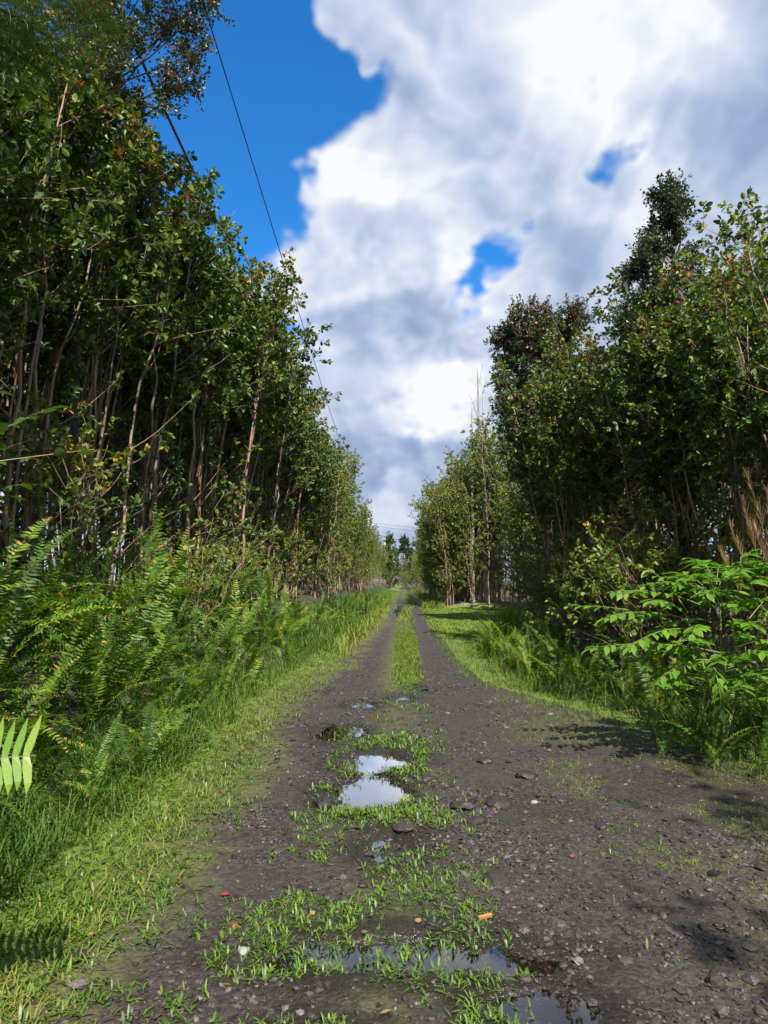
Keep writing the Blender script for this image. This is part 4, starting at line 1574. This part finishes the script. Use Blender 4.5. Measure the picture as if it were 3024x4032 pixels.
# ------------------------------------------------------------------ pine hanging in at the top left
px_, py_ = -4.4, 2.6
pine = obj('ironwood_tree', None, None, (px_, py_, ground_z(px_, py_) - .05))
tag(pine, 'ironwood tree whose long drooping needles hang in at the top left', 'tree')
a = Acc()
tpth = np.stack([np.linspace(0, .35, 12), np.linspace(0, .2, 12), np.linspace(0, 10.5, 12)], 1)
a.add(*tube(tpth, np.linspace(.16, .03, 12), 8))
obj('trunk', a.mesh('trunk', M['dark_bark'], True), pine)
rgp = np.random.default_rng(9)
ends = [(1.85, 2.6, 4.75), (1.6, 2.6, 4.6), (2.0, 2.7, 5.1), (1.35, 2.5, 4.9), (.3, -1.6, 6.6), (-1.2, .6, 7.0), (.9, -.9, 7.8), (1.4, 1.4, 7.4), (1.0, 2.7, 6.5)]
for e in ends:
    e = np.array(e)
    p0 = np.array([.2, .12, e[2] - .9])
    m_ = (p0 + e) / 2 + np.array([0, 0, .45])
    u = np.linspace(0, 1, 12)[:, None]
    bp = (1 - u) ** 2 * p0 + 2 * u * (1 - u) * m_ + u ** 2 * e
    a = Acc()
    a.add(*tube(bp, np.linspace(.03, .005, 12), 5))
    b = obj('branch', a.mesh('branch', M['dark_bark'], True), pine)
    n = 900
    q = .35 + .65 * rgp.random(n)
    P = (1 - q)[:, None] ** 2 * p0 + 2 * (q * (1 - q))[:, None] * m_ + (q ** 2)[:, None] * e
    side = rgp.normal(0, .1, (n, 3)) * np.array([1, 1, .5])
    na = Acc()
    na.add(*blades(rgp, P + side, .22 + .2 * rgp.random(n), .0035 + .002 * rgp.random(n), 1.0 + .8 * rgp.random(n), .5 + 1.0 * rgp.random(n), rgp.normal(.9, 1.0, n), rgp.random(n)))
    obj('needles', na.mesh('needles', M['needle']), b)

# ------------------------------------------------------------------ plume grass at the right edge
def plume_grass(x, y, stalks, label):
    root = obj('plume_grass', None, None, (x, y, ground_z(x, y)))
    tag(root, label, 'grass', 'tall plume grasses')
    rg = np.random.default_rng(int(x * 100))
    for (dx, dy, h) in stalks:
        u = np.linspace(0, 1, 12)
        bp = np.stack([dx * u ** 1.5, dy * u ** 1.5, h * u], 1)
        a = Acc()
        a.add(*tube(bp, np.linspace(.005, .002, 12), 4))
        s = obj('stalk', a.mesh('stalk', M['dry'], True), root)
        n = 70
        q = .78 + .22 * rg.random(n)
        P = np.stack([np.interp(q, u, bp[:, i]) for i in range(3)], 1)
        pa = Acc()
        pa.add(*blades(rg, P, .16 * (1.25 - q) / .35 + .03, np.full(n, .0035), .12 + .22 * rg.random(n), .1 + .4 * rg.random(n), math.atan2(dy, dx) + rg.normal(0, 1.2, n), rg.random(n)))
        obj('plume', pa.mesh('plume', M['plume']), s)
    n = 160
    P = np.stack([rg.normal(0, .1, n), rg.normal(0, .1, n), np.zeros(n)], 1)
    la = Acc()
    la.add(*blades(rg, P, .6 + .6 * rg.random(n), .007 + .006 * rg.random(n), .1 + .4 * rg.random(n), .6 + 1.3 * rg.random(n), rg.random(n) * 6.283, rg.random(n) * .9))
    obj('blade_tuft', la.mesh('blade_tuft', M['grass']), root)


plume_grass(3.95, 7.7, [(-.55, -.1, 2.25), (-.35, 0, 2.5), (-.7, -.2, 1.95), (-.15, -.1, 2.62), (-.25, -.3, 2.1)], 'tall grass with tan feathery plumes behind the lime shrub')
plume_grass(4.2, 7.9, [(-.5, -.1, 2.75), (-.3, -.3, 2.35), (-.6, -.4, 2.2), (-.45, -.6, 1.3)], 'tan plumed grass clump at the very right edge')

# ------------------------------------------------------------------ poles and wires
def pole(x, y, h, label):
    root = obj('utility_pole', None, None, (x, y, ground_z(x, y) - .2))
    tag(root, label, 'utility pole', None)
    a = Acc()
    a.add(*tube([(0, 0, 0), (0, 0, h * .5), (0, 0, h)], [.16, .14, .11], 10))
    obj('pole', a.mesh('pole', M['pole_wood'], True), root)
    a = Acc()
    a.add(*tube([(-.9, -.15, h - .5), (0, -.15, h - .5), (.9, -.15, h - .5)], [.06, .06, .06], 4))
    obj('crossarm', a.mesh('crossarm', M['pole_wood']), root)
    for dx in (-.8, .8):
        a = Acc()
        a.add(*tube([(dx, -.15, h - .45), (dx, -.15, h - .36), (dx, -.15, h - .24)], [.03, .055, .035], 8))
        obj('insulator', a.mesh('insulator', M['pale_stone'], True), root)


pole(-4.7, 90, 9.4, 'pale wooden utility pole rising behind the far left trees')
pole(-4.2, 150, 8.6, 'tiny pale utility pole farthest down the road on the left')


def wire(p0, p1, sag, r, label, cat='wire', group=None):
    u = np.linspace(0, 1, 40)[:, None]
    p = (1 - u) * np.array(p0) + u * np.array(p1) - np.array([0, 0, 1.0]) * sag * 4 * u * (1 - u)
    a = Acc()
    a.add(*tube(p, r, 5))
    o = obj('overhead_cable', a.mesh('overhead_cable', M['cable'], True))
    tag(o, label, cat, group)


wire((-2.3, -6, 9.9), (-4.6, 90, 9.2), .9, .010, 'thin power wire running down the road across open sky')
wire((-3.95, -6, 10.6), (-5.2, 90, 9.0), .7, .028, 'thick black cable passing behind the left tree crowns')
wire((-4.7, 90, 8.9), (14, 96, 8.4), .35, .016, 'upper thin wire crossing above the far road', 'wire')
wire((-4.7, 90, 8.6), (14, 96, 7.6), .35, .016, 'middle thin wire crossing above the far road', 'wire')
wire((-4.7, 90, 7.7), (9, 70, 3.6), .2, .03, 'thick lower cable slanting across the far road to the right trees', 'wire')
wire((-4.7, 90, 8.6), (-4.2, 150, 7.9), .4, .014, 'wire running on to the farthest pole', 'wire')

# ------------------------------------------------------------------ rocks and small things on the road


def rock(x, y, s, label, mat='stone', seed=1, flat=.6, rv=.35, name='rock'):
    rg = np.random.default_rng(seed)
    V, T = ico()
    # one subdivision
    ed, V2, T2 = {}, list(V), []

    def midp(i, j):
        k_ = (min(i, j), max(i, j))
        if k_ not in ed:
            ed[k_] = len(V2)
            V2.append(norm((V2[i] + V2[j]) / 2))
        return ed[k_]
    for a_, b_, c_ in T:
        x_, y_, z_ = midp(a_, b_), midp(b_, c_), midp(c_, a_)
        T2 += [[a_, x_, z_], [b_, y_, x_], [c_, z_, y_], [x_, y_, z_]]
    V = np.array(V2)
    V = V * (1 + rg.normal(0, .09, (len(V), 1))) * np.array([1, rg.uniform(.65, .95), flat]) * s
    me = tri_mesh(name, V, np.array(T2), M[mat], np.full(len(V), rv))
    o = obj(name, me, None, (x, y, ground_z(x, y) + s * flat * .25), (rg.uniform(-.2, .2), rg.uniform(-.2, .2), rg.uniform(0, 6)))
    tag(o, label, 'rock' if name == 'rock' else 'stone')


rock(-.62, 5.62, .1, 'dark lava rock at the near left corner of the largest puddle', seed=3, flat=.6, rv=.2)
rock(.42, 5.6, .1, 'dark lava rock between weeds right of the largest puddle', seed=4, flat=.4, rv=.25)
rock(.5, 5.3, .075, 'smaller dark rock just in front of the rock right of the puddle', seed=5, flat=.4, rv=.3)
rock(.72, 5.7, .11, 'flat half buried rock right of the puddle rocks', seed=6, flat=.4, rv=.3)
rock(1.05, 6.5, .1, 'low dark rock out in the right wheel track', seed=7, flat=.45, rv=.2)
rock(.75, 7.0, .08, 'low dark rock level with the far rim of the largest puddle', seed=8, flat=.5, rv=.2)
rock(.52, 4.3, .09, 'half buried flat rock behind the orange wood chip', seed=9, flat=.35, rv=.35)
rock(-.02, 5.05, .09, 'flat grey rock in the weeds in front of the largest puddle', seed=10, flat=.3, rv=.6)
rock(1.35, 5.2, .06, 'small dark rock alone on the right gravel', seed=12, flat=.5, rv=.25)
rock(-.75, 3.47, .026, 'pale whitish pebble at the lower left beside the weeds', 'pale_stone', 13, .75, name='pebble')
rock(-.85, 3.72, .028, 'reddish brown stone up left of the pale pebble', 'dark_leaf', 14, .6, name='pebble')
rock(.98, 5.7, .03, 'pale grey stone on the right gravel beyond the rocks', 'pale_stone', 15, .6, name='pebble')


def fallen(x, y, L, w, mat, yaw, label, name='fallen_leaf', cat='leaf'):
    V = np.array([[-.5, 0, 0], [-.2, .5, .14], [.2, .45, .16], [.5, 0, .04], [.2, -.45, .16], [-.2, -.5, .14], [0, 0, .03]]) * np.array([L, w, w * .45])
    T = np.array([[0, 6, 1], [1, 6, 2], [2, 6, 3], [3, 6, 4], [4, 6, 5], [5, 6, 0]])
    V2 = V + np.array([0, 0, .002])
    me = tri_mesh(name, np.vstack([V, V2]), np.vstack([T[:, ::-1], T + 7]), M[mat])
    o = obj(name, me, None, (x, y, ground_z(x, y) + .012), (RNG.normal(0, .15), RNG.normal(0, .15), yaw))
    tag(o, label, cat)


fallen(-.98, 4.05, .05, .03, 'red_leaf', .3, 'bright red fallen leaf on the left wheel track')
fallen(-.27, 4.42, .05, .032, 'dark_leaf', 1.2, 'dark red fallen leaf among the weeds left of the wet patch')
fallen(-.33, 5.12, .07, .04, 'dark_leaf', 2.2, 'red brown fallen leaf in front of the largest puddle')
fallen(-1.12, 5.45, .06, .035, 'tan_leaf', .2, 'tan fallen leaf near the left grass edge')
fallen(-.98, 7.0, .07, .04, 'tan_leaf', .6, 'tan fallen leaf left of the largest puddle')
fallen(-.48, 3.85, .04, .025, 'tan_leaf', 1.0, 'small orange fallen leaf above the near puddle')
fallen(.06, 3.73, .035, .03, 'tan_leaf', 1.6, 'round tan fallen leaf at the rim of the near puddle')
fallen(-.08, 2.98, .05, .022, 'tan_leaf', .4, 'orange sliver of leaf in the nearest weeds')
fallen(-1.5, 3.55, .05, .03, 'tan_leaf', .4, 'orange fallen leaf lying in the left grass')
fallen(1.02, 4.6, .05, .028, 'dark_leaf', .9, 'reddish fallen leaf on the bare right gravel')
fallen(.35, 4.75, .06, .03, 'dark_leaf', 2.5, 'brown fallen leaf at the right edge of the wet patch')
# wood chip
a = Acc()
a.add(*tube([(-.042, 0, 0), (-.036, 0, .001), (.036, .002, .003), (.043, .002, .003)], [.006, .012, .012, .007], 6))
me = a.mesh('wood_chip', M['chip'])
o = obj('wood_chip', me, None, (.40, 3.83, ground_z(.40, 3.83) + .014), (0, .05, .5))
tag(o, 'orange brown wood chip on the mud right of the weeds', 'wood chip')
